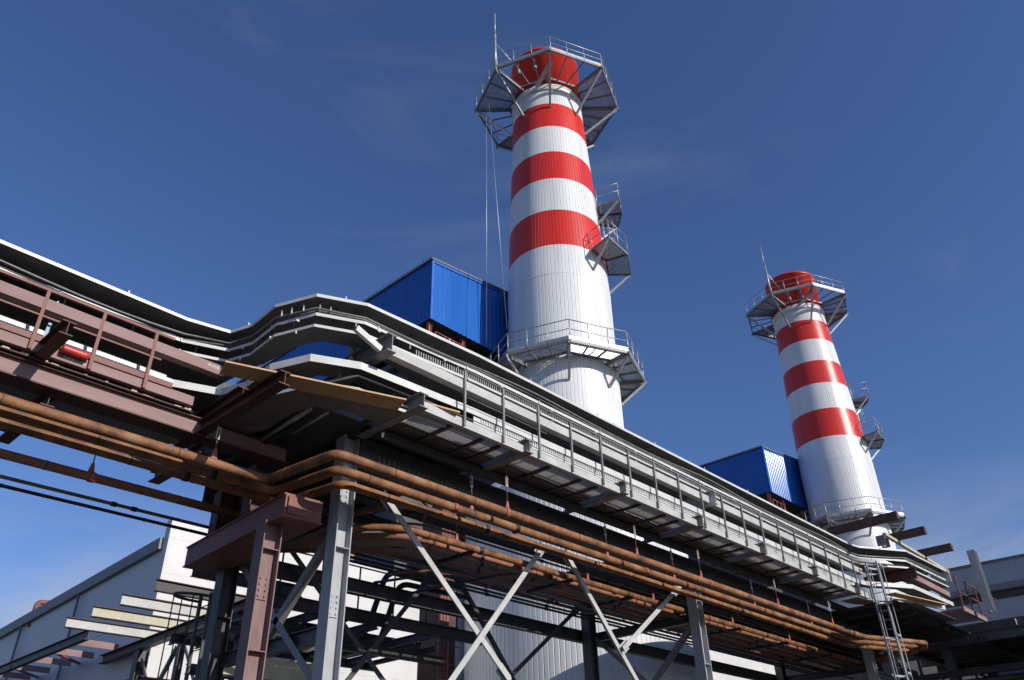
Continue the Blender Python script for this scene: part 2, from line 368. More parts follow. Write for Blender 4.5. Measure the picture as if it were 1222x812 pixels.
# ------------------------------------------------------------------ blue equipment houses
def make_house(label):
    x0,x1,y0,y1,zb,zt=21.65,31.5,25.1,44.0,21.8,25.4
    t=thing('equipment_house',label,'house',(x0,y0,20.3),'blue sheet metal houses beside the chimneys')
    def corr(m,a,b,z0a,z0b,z1a,z1b,nrm,pitch=.31,d=.022):
        A=Vector(a);B=Vector(b);L=(B-A).length;n=max(2,int(L/pitch)); u=(B-A)/L; nv=Vector(nrm[:2])
        pts=[]
        for i in range(n):
            for (f,dd) in ((0,0),(.3,0),(.42,d),(.88,d)):
                s=(i+f)/n; pts.append((A+u*(s*L)+nv*dd,s))
        pts.append((B,1))
        for (p,s),(q,s2) in zip(pts[:-1],pts[1:]):
            m.quad([(p.x,p.y,z0a+(z0b-z0a)*s),(q.x,q.y,z0a+(z0b-z0a)*s2),(q.x,q.y,z1a+(z1b-z1a)*s2),(p.x,p.y,z1a+(z1b-z1a)*s)])
    zt2=26.6
    m=MB(); corr(m,(x0,y0),(x1,y0),zb,zb,zt,zt2,(0,-1,0)); m.build('front_cladding',M['blue'],t)
    m=MB(); corr(m,(x0,y0),(x0,y1),zb,zb,zt,zt,(-1,0,0)); m.build('side_cladding',M['blue'],t)
    m=MB(); corr(m,(x1,y0),(x1,y1),zb,zb,zt2,zt2,(1,0,0)); corr(m,(x0,y1),(x1,y1),zb,zb,zt,zt2,(0,1,0)); m.build('rear_cladding',M['blue'],t)
    m=MB()
    o=.1; th=.1
    P=[(x0-o,y0-o,zt+.02),(x1+o,y0-o,zt2+.04),(x1+o,y1+o,zt2+.04),(x0-o,y1+o,zt+.02)]
    Q=[(p[0],p[1],p[2]+th) for p in P]
    m.quad(P[::-1]); m.quad(Q)
    for i in range(4): m.quad([P[i],P[(i+1)%4],Q[(i+1)%4],Q[i]])
    y=y0
    while y<y1:
        m.quad([(x0-.18,y,zt+.06),(x0-.18,y+.12,zt+.06),(x0-.18,y+.12,zt+.14),(x0-.18,y,zt+.14)]); y+=.25
    m.build('roof',M['roofdark'],t)
    m=MB(); m.box((x0-.05,y0-.06,zb-.02),(x0+.09,y0+.07,zt-.0)); m.sweep([(x0,y0-.045,zt-.06),(x1,y0-.045,zt2-.06)],[(-.02,-.07),(.02,-.07),(.02,.07),(-.02,.07)]); m.build('corner_trim',M['blue_trim'],t)
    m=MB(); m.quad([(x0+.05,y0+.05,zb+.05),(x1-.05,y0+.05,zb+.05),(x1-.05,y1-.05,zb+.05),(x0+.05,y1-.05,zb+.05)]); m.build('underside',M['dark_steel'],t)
    for px in (21.85,24.15,27.5,31.2):
        for py in (25.4,31.5,37.5,43.7):
            q=MB(); q.sweep([(px,py,20.3),(px,py,zb+.05)],I(.2,.2),up=(1,0,0)); q.build('leg',M['clamp'],t)
    m=MB()
    for h in (.55,1.05): m.rod((22.2,25.3,20.3+h),(24.1,25.3,20.3+h),.03,5)
    for k in range(4): m.rod((22.2+k*.63,25.3,20.3),(22.2+k*.63,25.3,21.35),.03,5)
    m.build('guard_rail',M['clamp'],t)
    return t
hs=make_house('blue corrugated house on red legs left of the nearer chimney')
hs2=copy_tree(hs); hs2.location=(hs.location.x+34.3,hs.location.y-.55,hs.location.z)
hs2['label']='blue corrugated house beside the farther chimney at the right'
for dx,dy,lab in ((0,0,'dark boiler block under the blue house beside the nearer chimney'),(34.3,-.55,'dark boiler block under the farther blue house')):
    m=MB(); m.box((21.95+dx,27.2+dy,-1.7),(33+dx,43.5+dy,19.9)); m.box((21.5+dx,25.0+dy,19.95),(33.3+dx,44.2+dy,20.28))
    for k in range(5): m.box((21.8+dx,27.05+dy,2+k*3.6),(33.1+dx,43.6+dy,2.3+k*3.6))
    tag(m.build('boiler_block',M['boiler']),lab,'boiler','boiler blocks under the blue houses')

# ------------------------------------------------------------------ white hall behind
hb=thing('boiler_hall','long pale sheet metal hall with shaded side and sunlit front behind the pipes','hall',(11.4,26,-1.7))
m=MB(); m.box((11.35,26,-1.7),(57,26.35,9.3)); m.build('front_wall',M['wall'],hb)
m=MB()
m.quad([(11.38,26.35,-1.7),(11.38,75,-1.7),(11.38,75,5.9),(11.38,26.35,8.35)]); m.quad([(11.38,75,-1.7),(57,75,-1.7),(57,75,5.9),(11.38,75,5.9)]); m.quad([(57,75,-1.7),(57,26.35,-1.7),(57,26.35,8.35),(57,75,5.9)])
m.build('side_wall',M['wall_side'],hb)
m=MB(); m.sweep([(11.33,26.36,8.52),(11.33,75,6.07)],[(-.1,-.2),(.1,-.2),(.1,.2),(-.1,.2)]); m.build('roof_edge',M['fascia'],hb)
m=MB(); m.quad([(11.4,26.36,8.6),(57,26.36,8.6),(57,75,6.1),(11.4,75,6.1)]); m.build('roof',M['fascia'],hb)
for yy in (32.5,38.0):
    m=MB(); m.rod((11.27,yy,-1.7),(11.27,yy,8.3-(yy-26.3)*.05),.05,6); m.build('downpipe',M['fascia'],hb)
m=MB(); m.tube(fillet([(11.4,37.4,7.6),(11.42,37.4,8.6),(11.85,37.3,8.62)],.3,6),.1,10,up=(0,1,0)); tag(m.build('vent_pipe',M['primer']),'red gooseneck vent pipe on the hall roof edge','vent pipe')
fb=thing('distant_building','white distant block with red patch beyond the hall roof','building',(22,95,-1.7))
m=MB(); m.box((2,92,-1.7),(28.5,104,17.6)); m.build('wall',M['wall'],fb)
m=MB(); m.box((19.5,91.9,14.0),(21.2,92,16.4)); m.build('window',M['clamp'],fb)
for i,(px,py,r,c,lab) in enumerate(((17.95,27.0,.16,'clamp','short red flue pipe standing on the hall roof'),(18.55,27.0,.2,'lagging','narrower cream lagged flue on the hall roof beside the red flue'),(19.35,27.0,.25,'lagging','wider cream lagged flue on the hall roof'))):
    m=MB(); m.lathe((px,py,8.5),[(r,0),(r,2.6),(r*1.25,2.62),(r*1.25,2.9),(r*.8,2.95)],14); tag(m.build('roof_flue',M[c]),lab,'flue')

# ------------------------------------------------------------------ gallery paths (plan)
ROOF=[(-8,12.95),(5.15,12.97),(5.95,12.80),(6.11,12.30),(6.06,11.42),(6.39,10.58),(7.24,10.17),(10,10.03),(28.35,10.0),(29.0,9.9),(30.75,8.9),(34.75,8.78)]
ROOFI=[(-8,15.3),(5.9,15.3),(6.75,13.75),(7.15,12.7),(7.1,11.75),(7.2,11.35),(7.6,11.15),(10,11.05),(28.55,11.0),(29.35,10.85),(31.05,9.9),(34.75,9.8)]
def off(P,d):    # shift a plan path towards the inside edge by fraction
    return [(a[0]+(b[0]-a[0])*d,a[1]+(b[1]-a[1])*d) for a,b in zip(P,ROOFI)]
def ribbon(m,A,B,z0,z1,mi=0):
    """sheet between two plan paths, thickness z0..z1, split in one piece"""
    n=len(A); o=len(m.v)
    for a,b in zip(A,B):
        m.v+=[(a[0],a[1],z0),(b[0],b[1],z0),(b[0],b[1],z1),(a[0],a[1],z1)]
    for i in range(n-1):
        for j in range(4):
            m.f.append((o+i*4+j,o+i*4+(j+1)%4,o+(i+1)*4+(j+1)%4,o+(i+1)*4+j)); m.m.append(mi); m.sm.append(False)
    m.f.append((o,o+1,o+2,o+3)); m.m.append(mi); m.sm.append(False)
    e=o+(n-1)*4; m.f.append((e+3,e+2,e+1,e)); m.m.append(mi); m.sm.append(False)
    return m
def lip(m,P,z0,z1,t=.012,mi=0): return m.sweep([(p[0],p[1],(z0+z1)/2) for p in P],[(-t/2,-(z1-z0)/2),(t/2,-(z1-z0)/2),(t/2,(z1-z0)/2),(-t/2,(z1-z0)/2)],mi=mi)
def along(P,step,x0=-1e9,x1=1e9):
    out=[];acc=0
    for a,b in zip(P[:-1],P[1:]):
        A=Vector(a);B=Vector(b);L=(B-A).length;s=step-acc
        while s<=L:
            p=A+(B-A)*(s/L)
            if x0<=p.x<=x1: out.append((p,(B-A)/L))
            s+=step
        acc=(L-(s-step))
    return out
# roof
rf=thing('gallery_roof','long thin sheet roof with pale edge covering the cable gallery, bent twice','roof',(10,11,8.4))
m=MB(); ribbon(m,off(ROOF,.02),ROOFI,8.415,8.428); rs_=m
m=MB(); lip(m,ROOF,8.385,8.45,.014); m.build('edge_strip',M['white_sheet'],rf)
m=MB()
for p,t in along(off(ROOF,.35),1.25,-3,35):
    s=Vector((t.y,-t.x)); a=p-s*-.0
    m=MB(); m.bar((p.x,p.y,8.40),(p.x,p.y,8.12),.03,.03,up=(0,1,0)); m.box((p.x-.05,p.y-.04,8.395),(p.x+.05,p.y+.04,8.412)); m.build('bracket',M['galv_dark'],rf)
m=MB()
for p,t in along(ROOF,2.4,-3,35): m.box((p.x-.012,p.y-.012,8.452),(p.x+.012,p.y+.012,8.50))
m.build('screws',M['white_sheet'],rf)
m=rs_                                      # seams of the roof sheets
for p,t in along(off(ROOF,.05),2.4,-4,35):
    s=Vector((-t.y,t.x)); m.bar((p.x+s.x*.02,p.y+s.y*.02,8.407),(p.x+s.x*.9,p.y+s.y*.9,8.407),.07,.012)
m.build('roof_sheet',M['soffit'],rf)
for (x,y) in ((6.12,11.25),(6.2,11.05),(6.3,10.82),(6.5,10.6),(6.68,10.52)):
    m=MB(); m.rod((x,y,8.13),(x+.05,y+.1,8.40),.018,5); m.build('bracket',M['galv'],rf)
# upper tray
ut=thing('cable_tray','upper white cable tray with two bright lips running under the gallery roof','cable tray',(10,11,7.8),'cable trays of the gallery')
UO=off(ROOF,.1); UI=[(-8,15.25),(6.25,15.25),(6.5,12.75),(6.58,12.2),(6.64,11.4),(6.85,10.97),(7.55,10.66),(10,11.05),(28.5,11.0),(29.3,10.8),(31,9.85),(34.75,9.75)]
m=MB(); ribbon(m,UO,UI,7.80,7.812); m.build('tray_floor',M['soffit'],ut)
m=MB(); lip(m,UO,8.045,8.11,.012); m.build('upper_lip',M['white_sheet'],ut)
m=MB(); lip(m,off(ROOF,.085),7.795,7.85,.012); ll_=m
m=MB(); lip(m,UI,7.815,8.1,.012); m.build('back_lip',M['grey_sheet'],ut)
m=MB()
for p,t in along(off(ROOF,.16),.06,8.5,28.6): m.bar((p.x,p.y,7.86),(p.x,p.y,8.03),.022,.02,up=(t.x,t.y,0))
m.build('ribs',M['grey_sheet'],ut)
m=MB()
for k,(d,z,r) in enumerate(((.2,7.86,.035),(.27,7.865,.03),(.35,7.86,.04),(.45,7.86,.035),(.24,7.93,.03),(.4,7.93,.035))):
    m.tube([(p[0],p[1],z) for p in off(ROOF,d)],r,6)
m.build('cables',M['black'],ut)
m=ll_
for p,t in along(off(ROOF,.08),2.2,-5,34): m.bar((p.x,p.y,7.79),(p.x,p.y,7.855),.05,.02,up=(t.x,t.y,0))
for p,t in along(off(ROOF,.095),2.2,-5,34): m.bar((p.x,p.y,8.04),(p.x,p.y,8.115),.05,.02,up=(t.x,t.y,0))
for p,t in along(off(ROOF,.08),1.6,-3,34.5):
    m.box((p.x-.012,p.y-.012,7.74),(p.x+.012,p.y+.012,7.80)); m.box((p.x-.03,p.y-.014,8.0),(p.x+.03,p.y+.0,8.04))
m.build('lower_lip',M['white_sheet'],ut)
# conduits along the tray, sagging between clips
for (d,z,sag,lab) in ((.06,8.17,.07,'grey conduit sagging between clips just above the upper cable tray, outermost'),(.16,8.19,.03,'grey conduit above the upper cable tray, inner one of the pair')):
    pts=[];acc=0
    PP=off(ROOF,d)
    for i,(a,b) in enumerate(zip(PP[:-1],PP[1:])):
        A=Vector(a);B=Vector(b);n=max(1,int((B-A).length/.6))
        for k in range(n):
            q=A.lerp(B,k/n); acc+=(B-A).length/n; pts.append((q.x,q.y,z+sag*math.sin(acc*.9)*(.4+.6*math.sin(acc*.37)**2)))
    m=MB(); m.tube(pts,.022,6); tag(m.build('conduit',M['cable']),lab,'conduit')
# lower cover and tray
lc=thing('cable_tray','lower white cable tray with broad cover strip below the dark slot of the gallery','cable tray',(10,11,6.6),'cable trays of the gallery')
LO=off(ROOF,.1); LI=off(ROOF,.75)
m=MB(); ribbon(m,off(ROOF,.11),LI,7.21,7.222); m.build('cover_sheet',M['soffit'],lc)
m=MB(); lip(m,LO,7.09,7.235,.012); m.build('cover_lip',M['white_sheet'],lc)
m=MB(); lip(m,off(ROOF,.13),6.86,7.092,.01); 
mbs=m.build('front_sheet',M['white_sheet'],lc) if False else None
X2=[p for p in LO]
m=MB(); lip(m,[p for p in off(ROOF,.14)][7:9],6.885,7.088,.01)
for p,t in along(off(ROOF,.125)[7:9],.07,10.2,28): m.bar((p.x,p.y,7.0),(p.x,p.y,7.085),.03,.012,up=(t.x,t.y,0))
m.build('front_sheet',M['white_sheet'],lc)
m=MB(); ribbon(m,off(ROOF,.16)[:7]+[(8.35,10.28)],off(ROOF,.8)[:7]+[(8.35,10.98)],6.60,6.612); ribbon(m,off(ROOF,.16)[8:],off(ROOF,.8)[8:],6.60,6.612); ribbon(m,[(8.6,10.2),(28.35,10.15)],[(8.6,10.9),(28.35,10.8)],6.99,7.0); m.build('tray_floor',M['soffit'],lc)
m=MB(); lip(m,off(ROOF,.15)[2:8],6.6,6.655,.012); lip(m,off(ROOF,.16)[2:8],6.72,6.75,.012); m.build('tray_lip',M['white_sheet'],lc)
m=MB()
for d,z,r in ((.25,6.66,.04),(.35,6.66,.045),(.45,6.66,.04),(.6,6.66,.045)): m.tube([(p[0],p[1],z if p[0]<7.3 else z+.38) for p in off(ROOF,d)[:9]],r,6)
m.build('cables',M['black'],lc)
m=MB()
for p,t in along(off(ROOF,.32),1.15,-3,33): m=MB(); m.bar((p.x,p.y,7.21),(p.x,p.y,6.98),.03,.03,up=(0,1,0)); m.build('bracket',M['galv_dark'],lc)
# blue sheet seen inside the first bend? it is the house itself; only the post stands here
m=MB(); m.sweep([(7.55,10.95,6.6),(7.55,10.95,8.38)],I(.12,.12),up=(1,0,0)); tag(m.build('roof_post',M['grey_paint']),'short grey post inside the sharp bend of the gallery','post')

ht=thing('handrail_tube','grey handrail tube on thin red rods under the sharp bend','handrail',(7.05,12.2,6.45))
m=MB(); m.tube([(7.12,13.3,6.58),(7.0,11.3,6.58)],.04,8); m.build('tube',M['galv'],ht)
m=MB(); m.tube([(7.3,12.3,6.52),(7.25,11.1,6.52)],.025,8); m.build('tube',M['galv'],ht)
for k in range(6):
    y=11.5+k*.33; m=MB(); m.rod((7.05,y,6.58),(7.05,y,6.75),.01,5); m.build('rod',M['primer'],ht)
# ------------------------------------------------------------------ right arm beams, stubs, railing, walkway
def beamobj(name,p0,p1,sec,mt,label,cat='beam',up=(0,0,1),group=None):
    m=MB(); m.sweep([p0,p1],sec,up); return tag(m.build(name,mt),label,cat,group)
beamobj('edge_beam',(8.45,9.995,6.72),(29.0,9.995,6.72),Csec(.1,.18),M['grey_paint'],'pale grey lower edge beam of the right gallery carrying the railing')
beamobj('edge_beam',(7.66,9.985,7.555),(29.0,9.985,7.555),Csec(.17,.19,.012),M['grey_paint'],'pale grey upper beam of the right gallery below the upper cable tray')
beamobj('edge_beam',(6.93,10.0,7.70),(7.5,10.0,7.50),Csec(.08,.12,.012),M['white_sheet'],'short white slanting strip beside the first upper beam stub')
ords=['first','second','third','fourth','fifth','sixth','seventh']
for i,x in enumerate((8.42,11.3,14.62,17.96,21.3,24.66,27.9)):
    beamobj('cross_beam',(x,9.84,6.735),(x,11.68,6.735),I(.2,.29,.02,.014),M['galv_dark'],'grey I-beam stub poking through the lower edge beam, %s from the sharp bend'%ords[i],group='lower cross beams of the right gallery')
for i,x in enumerate((7.58,18.78)):
    beamobj('cross_beam',(x,9.8,7.58),(x,11.2,7.58),I(.2,.36,.02,.014),M['galv_dark'] if i==0 else M['grey_paint'],'grey stub of upper cross beam with brown edge '+('at the sharp bend' if i==0 else 'halfway along the right gallery'),group='upper cross beams of the right gallery')
rl=thing('walkway_railing','grey post and pipe railing along the right gallery walkway','railing',(18,9.93,6.63))
xs=[9.55]
while xs[-1]<28.2: xs.append(xs[-1]+1.093)
for x in xs:
    m=MB(); m.bar((x,9.955,6.64),(x,9.955,7.84),.042,.042,up=(0,1,0)); m.build('post',M['galv_dark'],rl)
for z,r in ((7.85,.022),):
    m=MB(); m.tube([(9.5,9.955,z),(28.4,9.955,z),(28.9,9.9,z+.02),(30.0,9.35,z+.02)],r,6); m.build('rail',M['galv_dark'],rl)
m=MB(); m.tube([(9.5,9.955,7.28),(12,9.955,7.27)],.008,5); m.tube([(9.5,9.955,6.83),(28.3,9.955,6.83)],.01,5); m.build('wire',M['galv_dark'],rl)
# grating
bays=[8.5,11.2,14.5,17.85,21.2,24.55,27.8]
gt=thing('walkway_grating','open steel grating floor under the right gallery walkway','grating',(18,10.5,6.6))
for a,b in zip(bays[:-1],bays[1:]):
    m=MB(); y=10.14
    while y<10.68: m.box((a+.14,y,6.655),(b-.14,y+.006,6.685)); y+=.036
    x=a+.2
    while x<b-.16: m.box((x,10.13,6.677),(x+.008,10.68,6.687)); x+=.1
    m.build('grating_panel',M['white_sheet'],gt)
m=MB()
for a,b in zip(bays[:-1],bays[1:]):
    for f in (.3,.62,.8): x=a+(b-a)*f; m.box((x,10.11,6.6),(x+.07,11.15,6.655))
    m.box((a+.1,10.7,6.64),(b-.1,11.12,6.66))  # dark plate put in for the deep shade behind the grating
    k=0
    x=a+.3
    while x<b-.4: m.box((x,10.74,6.632),(x+.035,10.84,6.638),mi=1); x+=.075 if int(x*3)%4 else .3
m.box((8.5,11.13,6.45),(28.4,11.17,6.62))
m.build('joists',[M['dark_steel'],M['galv_dark']],gt)
beamobj('joist_beam',(8.5,11.3,6.63),(35,11.3,6.63),I(.25,.13,.015,.015),M['dark_steel'],'dark joist beam under the inner edge of the right walkway')
mgd=MB(); mgd.sweep([(8.56,11.85,6.31),(34.5,11.85,6.31)],I(.3,.62,.025,.014))
for k in range(26): x=9.0+k*.13; mgd.box((x,11.832,6.32 if k>3 else 6.3),(x+.04,11.842,6.37 if k>3 else 6.45),mi=1)
tag(mgd.build('main_girder',[M['slate_steel'],M['galv_dark']]),'deep dark girder spanning the front columns under the right gallery','beam')
beamobj('main_girder',(7.4,15.7,6.36),(34.5,15.7,6.36),I(.3,.62,.025,.014),M['slate_steel'],'deep dark girder spanning the rear columns under the right gallery')
for (x0,x1,lab) in ((19.0,36,'added dark deck blacking out the pipe rack toward the right end'),(6.9,11.2,'added dark deck blacking out the pipe rack at the near tower')):  # dark plates added to stand in for the shade above the rack
    t=thing('added_dark_deck',lab,'deck',((x0+x1)/2,14,6.6),'added dark decks over the pipe rack')
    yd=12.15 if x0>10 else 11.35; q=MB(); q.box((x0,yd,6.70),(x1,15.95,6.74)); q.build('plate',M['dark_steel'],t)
    x=x0+.3
    while x<x1:
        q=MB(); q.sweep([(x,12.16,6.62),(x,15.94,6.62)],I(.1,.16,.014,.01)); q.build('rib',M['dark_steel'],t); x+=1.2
# rear girder of the pipe rack
beamobj('rack_girder',(8.0,16.0,5.15),(34.5,16.0,5.15),I(.2,.34,.02,.014),M['dark_steel'],'dark low girder along the back of the pipe rack')
# ------------------------------------------------------------------ columns, braces
def hcol(x,y,z1,mt,label,w=.34,d=.3,name='steel_column',grp=None,z0=-1.7):
    t=thing(name,label,'column',(x,y,z0),grp)
    m=MB(); m.sweep([(x,y,z0+.04),(x,y,z1)],I(d,w,.022,.016),up=(1,0,0))
    if z0<0 and z1>4:
        for zs in (z1-1.35,z1-3.4):
            m.box((x-w*.3,y-.03,zs),(x+w*.3,y-.012,zs+.42))
            for i in range(4):
                for e in (-.06,.06): m.rod((x+e,y-.055,zs+.06+i*.1),(x+e,y-.03,zs+.06+i*.1),.018,6)
        for zs in (z1-.5,z1-2.2): m.box((x-w*.5+.02,y-d*.46,zs),(x+w*.5-.02,y+d*.46,zs+.016))
    m.build('shaft',mt,t)
    if z0<0:
        m=MB(); m.box((x-.3,y-.28,z0),(x+.3,y+.28,z0+.04)); m.build('base_plate',mt,t)
    return t
hcol(8.36,12.0,6.66,M['col_grey'],'pale grey H-section column standing in front nearest the sharp bend')
hcol(20.72,12.0,6.04,M['col_grey'],'grey H-section front column in the middle of the right gallery')
hcol(33.2,12.0,6.04,M['col_grey'],'grey H-section front column at the right end behind the ladder')
hcol(8.25,15.7,6.04,M['dark_steel'],'dark rear column behind the brown one at the left tower')
hcol(20.5,15.7,6.04,M['slate_steel'],'dark rear column behind the middle grey column')
hcol(33.2,15.7,6.04,M['slate_steel'],'dark rear column at the right end of the pipe rack')
hcol(7.28,12.6,4.84,M['primer_col'],'brown primed H-section column under the brown cap beam',w=.36)
hcol(7.5,13.6,6.26,M['primer_dark'],'dark stub column standing on the brown cap beam, front one',z0=5.23,w=.45)
hcol(7.75,15.3,6.26,M['primer_dark'],'dark stub column standing on the brown cap beam, rear one',z0=5.23,w=.45)
m=MB(); a=Vector((7.55,12.0,5.03)); b=Vector((7.85,16.1,5.03)); m.bar(a,b,.74,.38); 
m.bar(a+Vector((0,.01,.2)),b+Vector((0,0,.2)),.8,.03); m.bar(a+Vector((0,.01,-.2)),b+Vector((0,0,-.2)),.8,.03)
m.sweep([a+Vector((-.33,-.012,0)),a+Vector((.33,-.012,0))],[(-.008,-.16),(.008,-.16),(.008,.16),(-.008,.16)])
tag(m.build('cap_beam',M['primer']),'heavy red-brown box cap beam over the brown column','beam')
def gusset(m,p,q):
    p=Vector(p); d=(Vector(q)-p).normalized(); c=p+d*.1+Vector((0,.03,0))
    m.bar(c-d*.12,c+d*.24,.02,.24,up=(-d.z,0,d.x))
    for k in range(3):
        for e in (-.07,.07):
            b=c+d*(-.1+k*.13)+Vector((-d.z,0,d.x))*e; m.rod(b+Vector((0,-.035,0)),b+Vector((0,-.005,0)),.02,6)
def brace(p0,p1,mt,label,grp,w=.15):
    m=MB(); m.sweep([p0,p1],[(-.02,-w/2),(.0,-w/2),(.0,w/2-.016),(.1,w/2-.016),(.1,w/2),(-.02,w/2)],up=(0,-1,0)); gusset(m,p0,p1); gusset(m,p1,p0); return tag(m.build('diagonal_brace',mt),label,'brace',grp)
FB='front diagonal braces of the right gallery'
fr=[((9.26,11.95,5.75),(12.8,11.95,2.68),'front pale brace leaning down rightward from beside the front grey column'),
    ((13.97,11.85,5.69),(10.6,11.85,1.93),'front pale brace crossing over its neighbour in the near bay'),
    ((14.86,11.95,5.74),(18.0,11.95,2.4),'front brace descending toward the middle column in the far bay'),
    ((19.75,11.85,5.76),(16.72,11.85,3.70),'front pale brace falling back from the middle column')]
for a,b,l in fr: brace(a,b,M['grey_paint'],l,FB)
rrb=[((9.26,15.7,5.9),(13.0,15.7,2.68),'rear dark brace in the near bay falling rightward'),((13.97,15.65,5.85),(10.6,15.65,1.93),'rear dark brace in the near bay falling leftward'),((14.86,15.7,5.9),(18,15.7,2.4),'rear dark brace in the far bay falling rightward'),((20.0,15.65,5.9),(16.3,15.65,3.2),'rear dark brace in the far bay falling leftward from the rear middle column')]
for a,b,l in rrb: brace(a,b,M['dark_steel'],l,'rear diagonal braces of the right gallery',.17)
for x,nm in ((8.32,'near tower'),(20.6,'middle tower'),(33.2,'far tower')):
    for (p,q,l) in (((12.1,4.85),(15.6,1.7),'from front top'),((12.1,2.0),(15.6,5.0),'from rear top')):
        m=MB(); m.sweep([(x,p[0],p[1]),(x,q[0],q[1])],Lsec(.14,.016)); tag(m.build('diagonal_brace',M['galv_dark']),'%s side brace running down %s'%(nm,l),'brace','side braces of the towers')
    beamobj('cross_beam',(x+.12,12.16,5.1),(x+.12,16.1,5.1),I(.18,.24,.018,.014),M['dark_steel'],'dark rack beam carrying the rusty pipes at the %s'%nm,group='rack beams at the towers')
    beamobj('cross_beam',(x+.12,12.1,3.05),(x+.12,15.6,3.05),I(.18,.26,.018,.014),M['slate_steel'],'low dark tie beam between the columns of the %s'%nm,group='tie beams at the towers')
# ------------------------------------------------------------------ left arm (primed steel)
LY=12.88
beamobj('edge_beam',(-8,LY,6.785),(5.55,LY,6.785),Csec(.1,.175),M['primer_dusty'],'dusty pink-brown lower edge beam of the left gallery with white stencil marks')
beamobj('edge_beam',(-8,LY-.05,7.555),(6.0,LY-.05,7.555),Csec(.17,.2,.012),M['primer_dusty'],'dusty pink-brown upper beam of the left gallery')
beamobj('kick_plate',(-8,LY-.02,6.925),(5.1,LY-.02,6.925),[(-.008,-.05),(.008,-.05),(.008,.05),(-.008,.05)],M['primer'],'red-brown kick strip above the lower edge beam of the left gallery','strip')
m=MB(); m.box((-8,14.62,6.68),(7.75,14.66,8.36))  # added dark sheet, stands in for the shaded gallery interior
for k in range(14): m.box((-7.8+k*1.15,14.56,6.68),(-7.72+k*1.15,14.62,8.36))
tag(m.build('dark_backing',M['dark_steel']),'added dark backing sheet for the shaded inside of the left gallery','screen')
mg=thing('main_girder','deep pink-brown girder along the bottom of the left gallery','girder',(0,13.1,6.27))
m=MB(); m.sweep([(-8,13.11,6.42),(7.7,13.11,6.42)],[(-.006,-.15),(.006,-.15),(.006,.15),(-.006,.15)]); m.build('web',M['primer_dusty'],mg)
m=MB(); m.box((-8,13.0,6.245),(7.7,13.42,6.27)); m.build('lower_flange',M['primer_dark'],mg)
m=MB(); m.box((-8,13.02,6.57),(7.7,13.4,6.592)); m.build('upper_flange',M['primer_dark'],mg)
for i,x in enumerate((-2.6,.4,3.35,6.1)):
    beamobj('cross_beam',(x,13.2,6.13),(x,15.2,6.13),I(.22,.22,.02,.014),M['primer_dark'],'dark brown cross beam under the left gallery, %s from the bend'%(['fourth','third','second','nearest'][i]),group='cross beams under the left gallery')
for i,(x,ya,zc) in enumerate(((-.1,11.93,6.765),(2.97,11.93,6.765),(6.0,11.95,6.765),(5.9,10.4,6.43))):
    m=MB(); m.sweep([(x,ya,zc),(x,13.95,zc)],I(.2,.24,.02,.014)); tag(m.build('cross_beam',M['primer_dark']),'rust-brown bracket beam jutting out of the left gallery, %s'%(['the farthest left','the one beside the red bottle','the rear one at the bend','the one carrying the long board'][i]),'beam','bracket beams jutting from the left gallery')
lr=thing('walkway_railing','red-brown angle iron railing along the left gallery','railing',(0,12.8,6.7))
for x in (-2.9,-1.0,.9,2.76,3.69,4.62):
    m=MB(); m.bar((x,LY-.03,6.69),(x,LY-.03,7.82),.055,.055,up=(0,1,0)); m.build('post',M['primer'],lr)
m=MB(); m.bar((-8,LY-.03,7.82),(4.95,LY-.03,7.82),.06,.05); m.build('rail',M['primer'],lr)
m=MB(); m.bar((-8,LY-.03,7.33),(4.8,LY-.03,7.33),.025,.03); m.build('rail',M['primer'],lr)
# left walkway floor
m=MB(); m.box((-8,12.95,6.61),(5.6,15.2,6.63))
for k in range(9): y=13.0+k*.25; m.box((-8,y,6.632),(5.6,y+.03,6.66))
for k in range(60):
    x=-4+k*.16+random.uniform(-.05,.05)
    if random.random()<.6: h=random.uniform(.01,.05); m.box((x,12.96+random.uniform(0,.02),6.632),(x+random.uniform(.04,.13),13.0,6.632+h),mi=1)
tag(m.build('walkway_floor',[M['primer_dark'],M['lagging']]),'rusty slatted floor of the left gallery walkway above the girder','grating')
# white tray along the left walkway
m=MB(); m.sweep([(-8,13.22,7.22),(5.1,13.22,7.22)],[(-.01,-.07),(.01,-.07),(.01,.07),(-.01,.07)]); m.sweep([(-8,13.2,7.1),(4.2,13.2,7.1)],[(-.03,-.03),(.03,-.03),(.03,.03),(-.03,.03)],mi=1)
tag(m.build('cable_duct',[M['white_sheet'],M['galv_dark']]),'white cable duct strip along the left gallery walkway','duct')
# red bottle and clip
rb=thing('fire_extinguisher','small red bottle lying along the kick strip of the left gallery','extinguisher',(3.4,12.78,6.86))
m=MB(); m.tube([(3.2,12.78,6.86),(3.215,12.78,6.86),(3.55,12.78,6.86),(3.6,12.78,6.86)],.07,14); m.build('bottle',M['red_bottle'],rb)
m=MB(); m.tube([(3.6,12.78,6.86),(3.64,12.78,6.86)],.03,10); m.build('neck',M['primer'],rb)
m=MB(); m.box((2.9,12.86,6.98),(2.95,12.88,7.24)); m.box((2.9,12.82,7.2),(2.95,12.86,7.24)); tag(m.build('clip',M['bluetag']),'blue-grey clip hooked over the strip near the red bottle','clip')
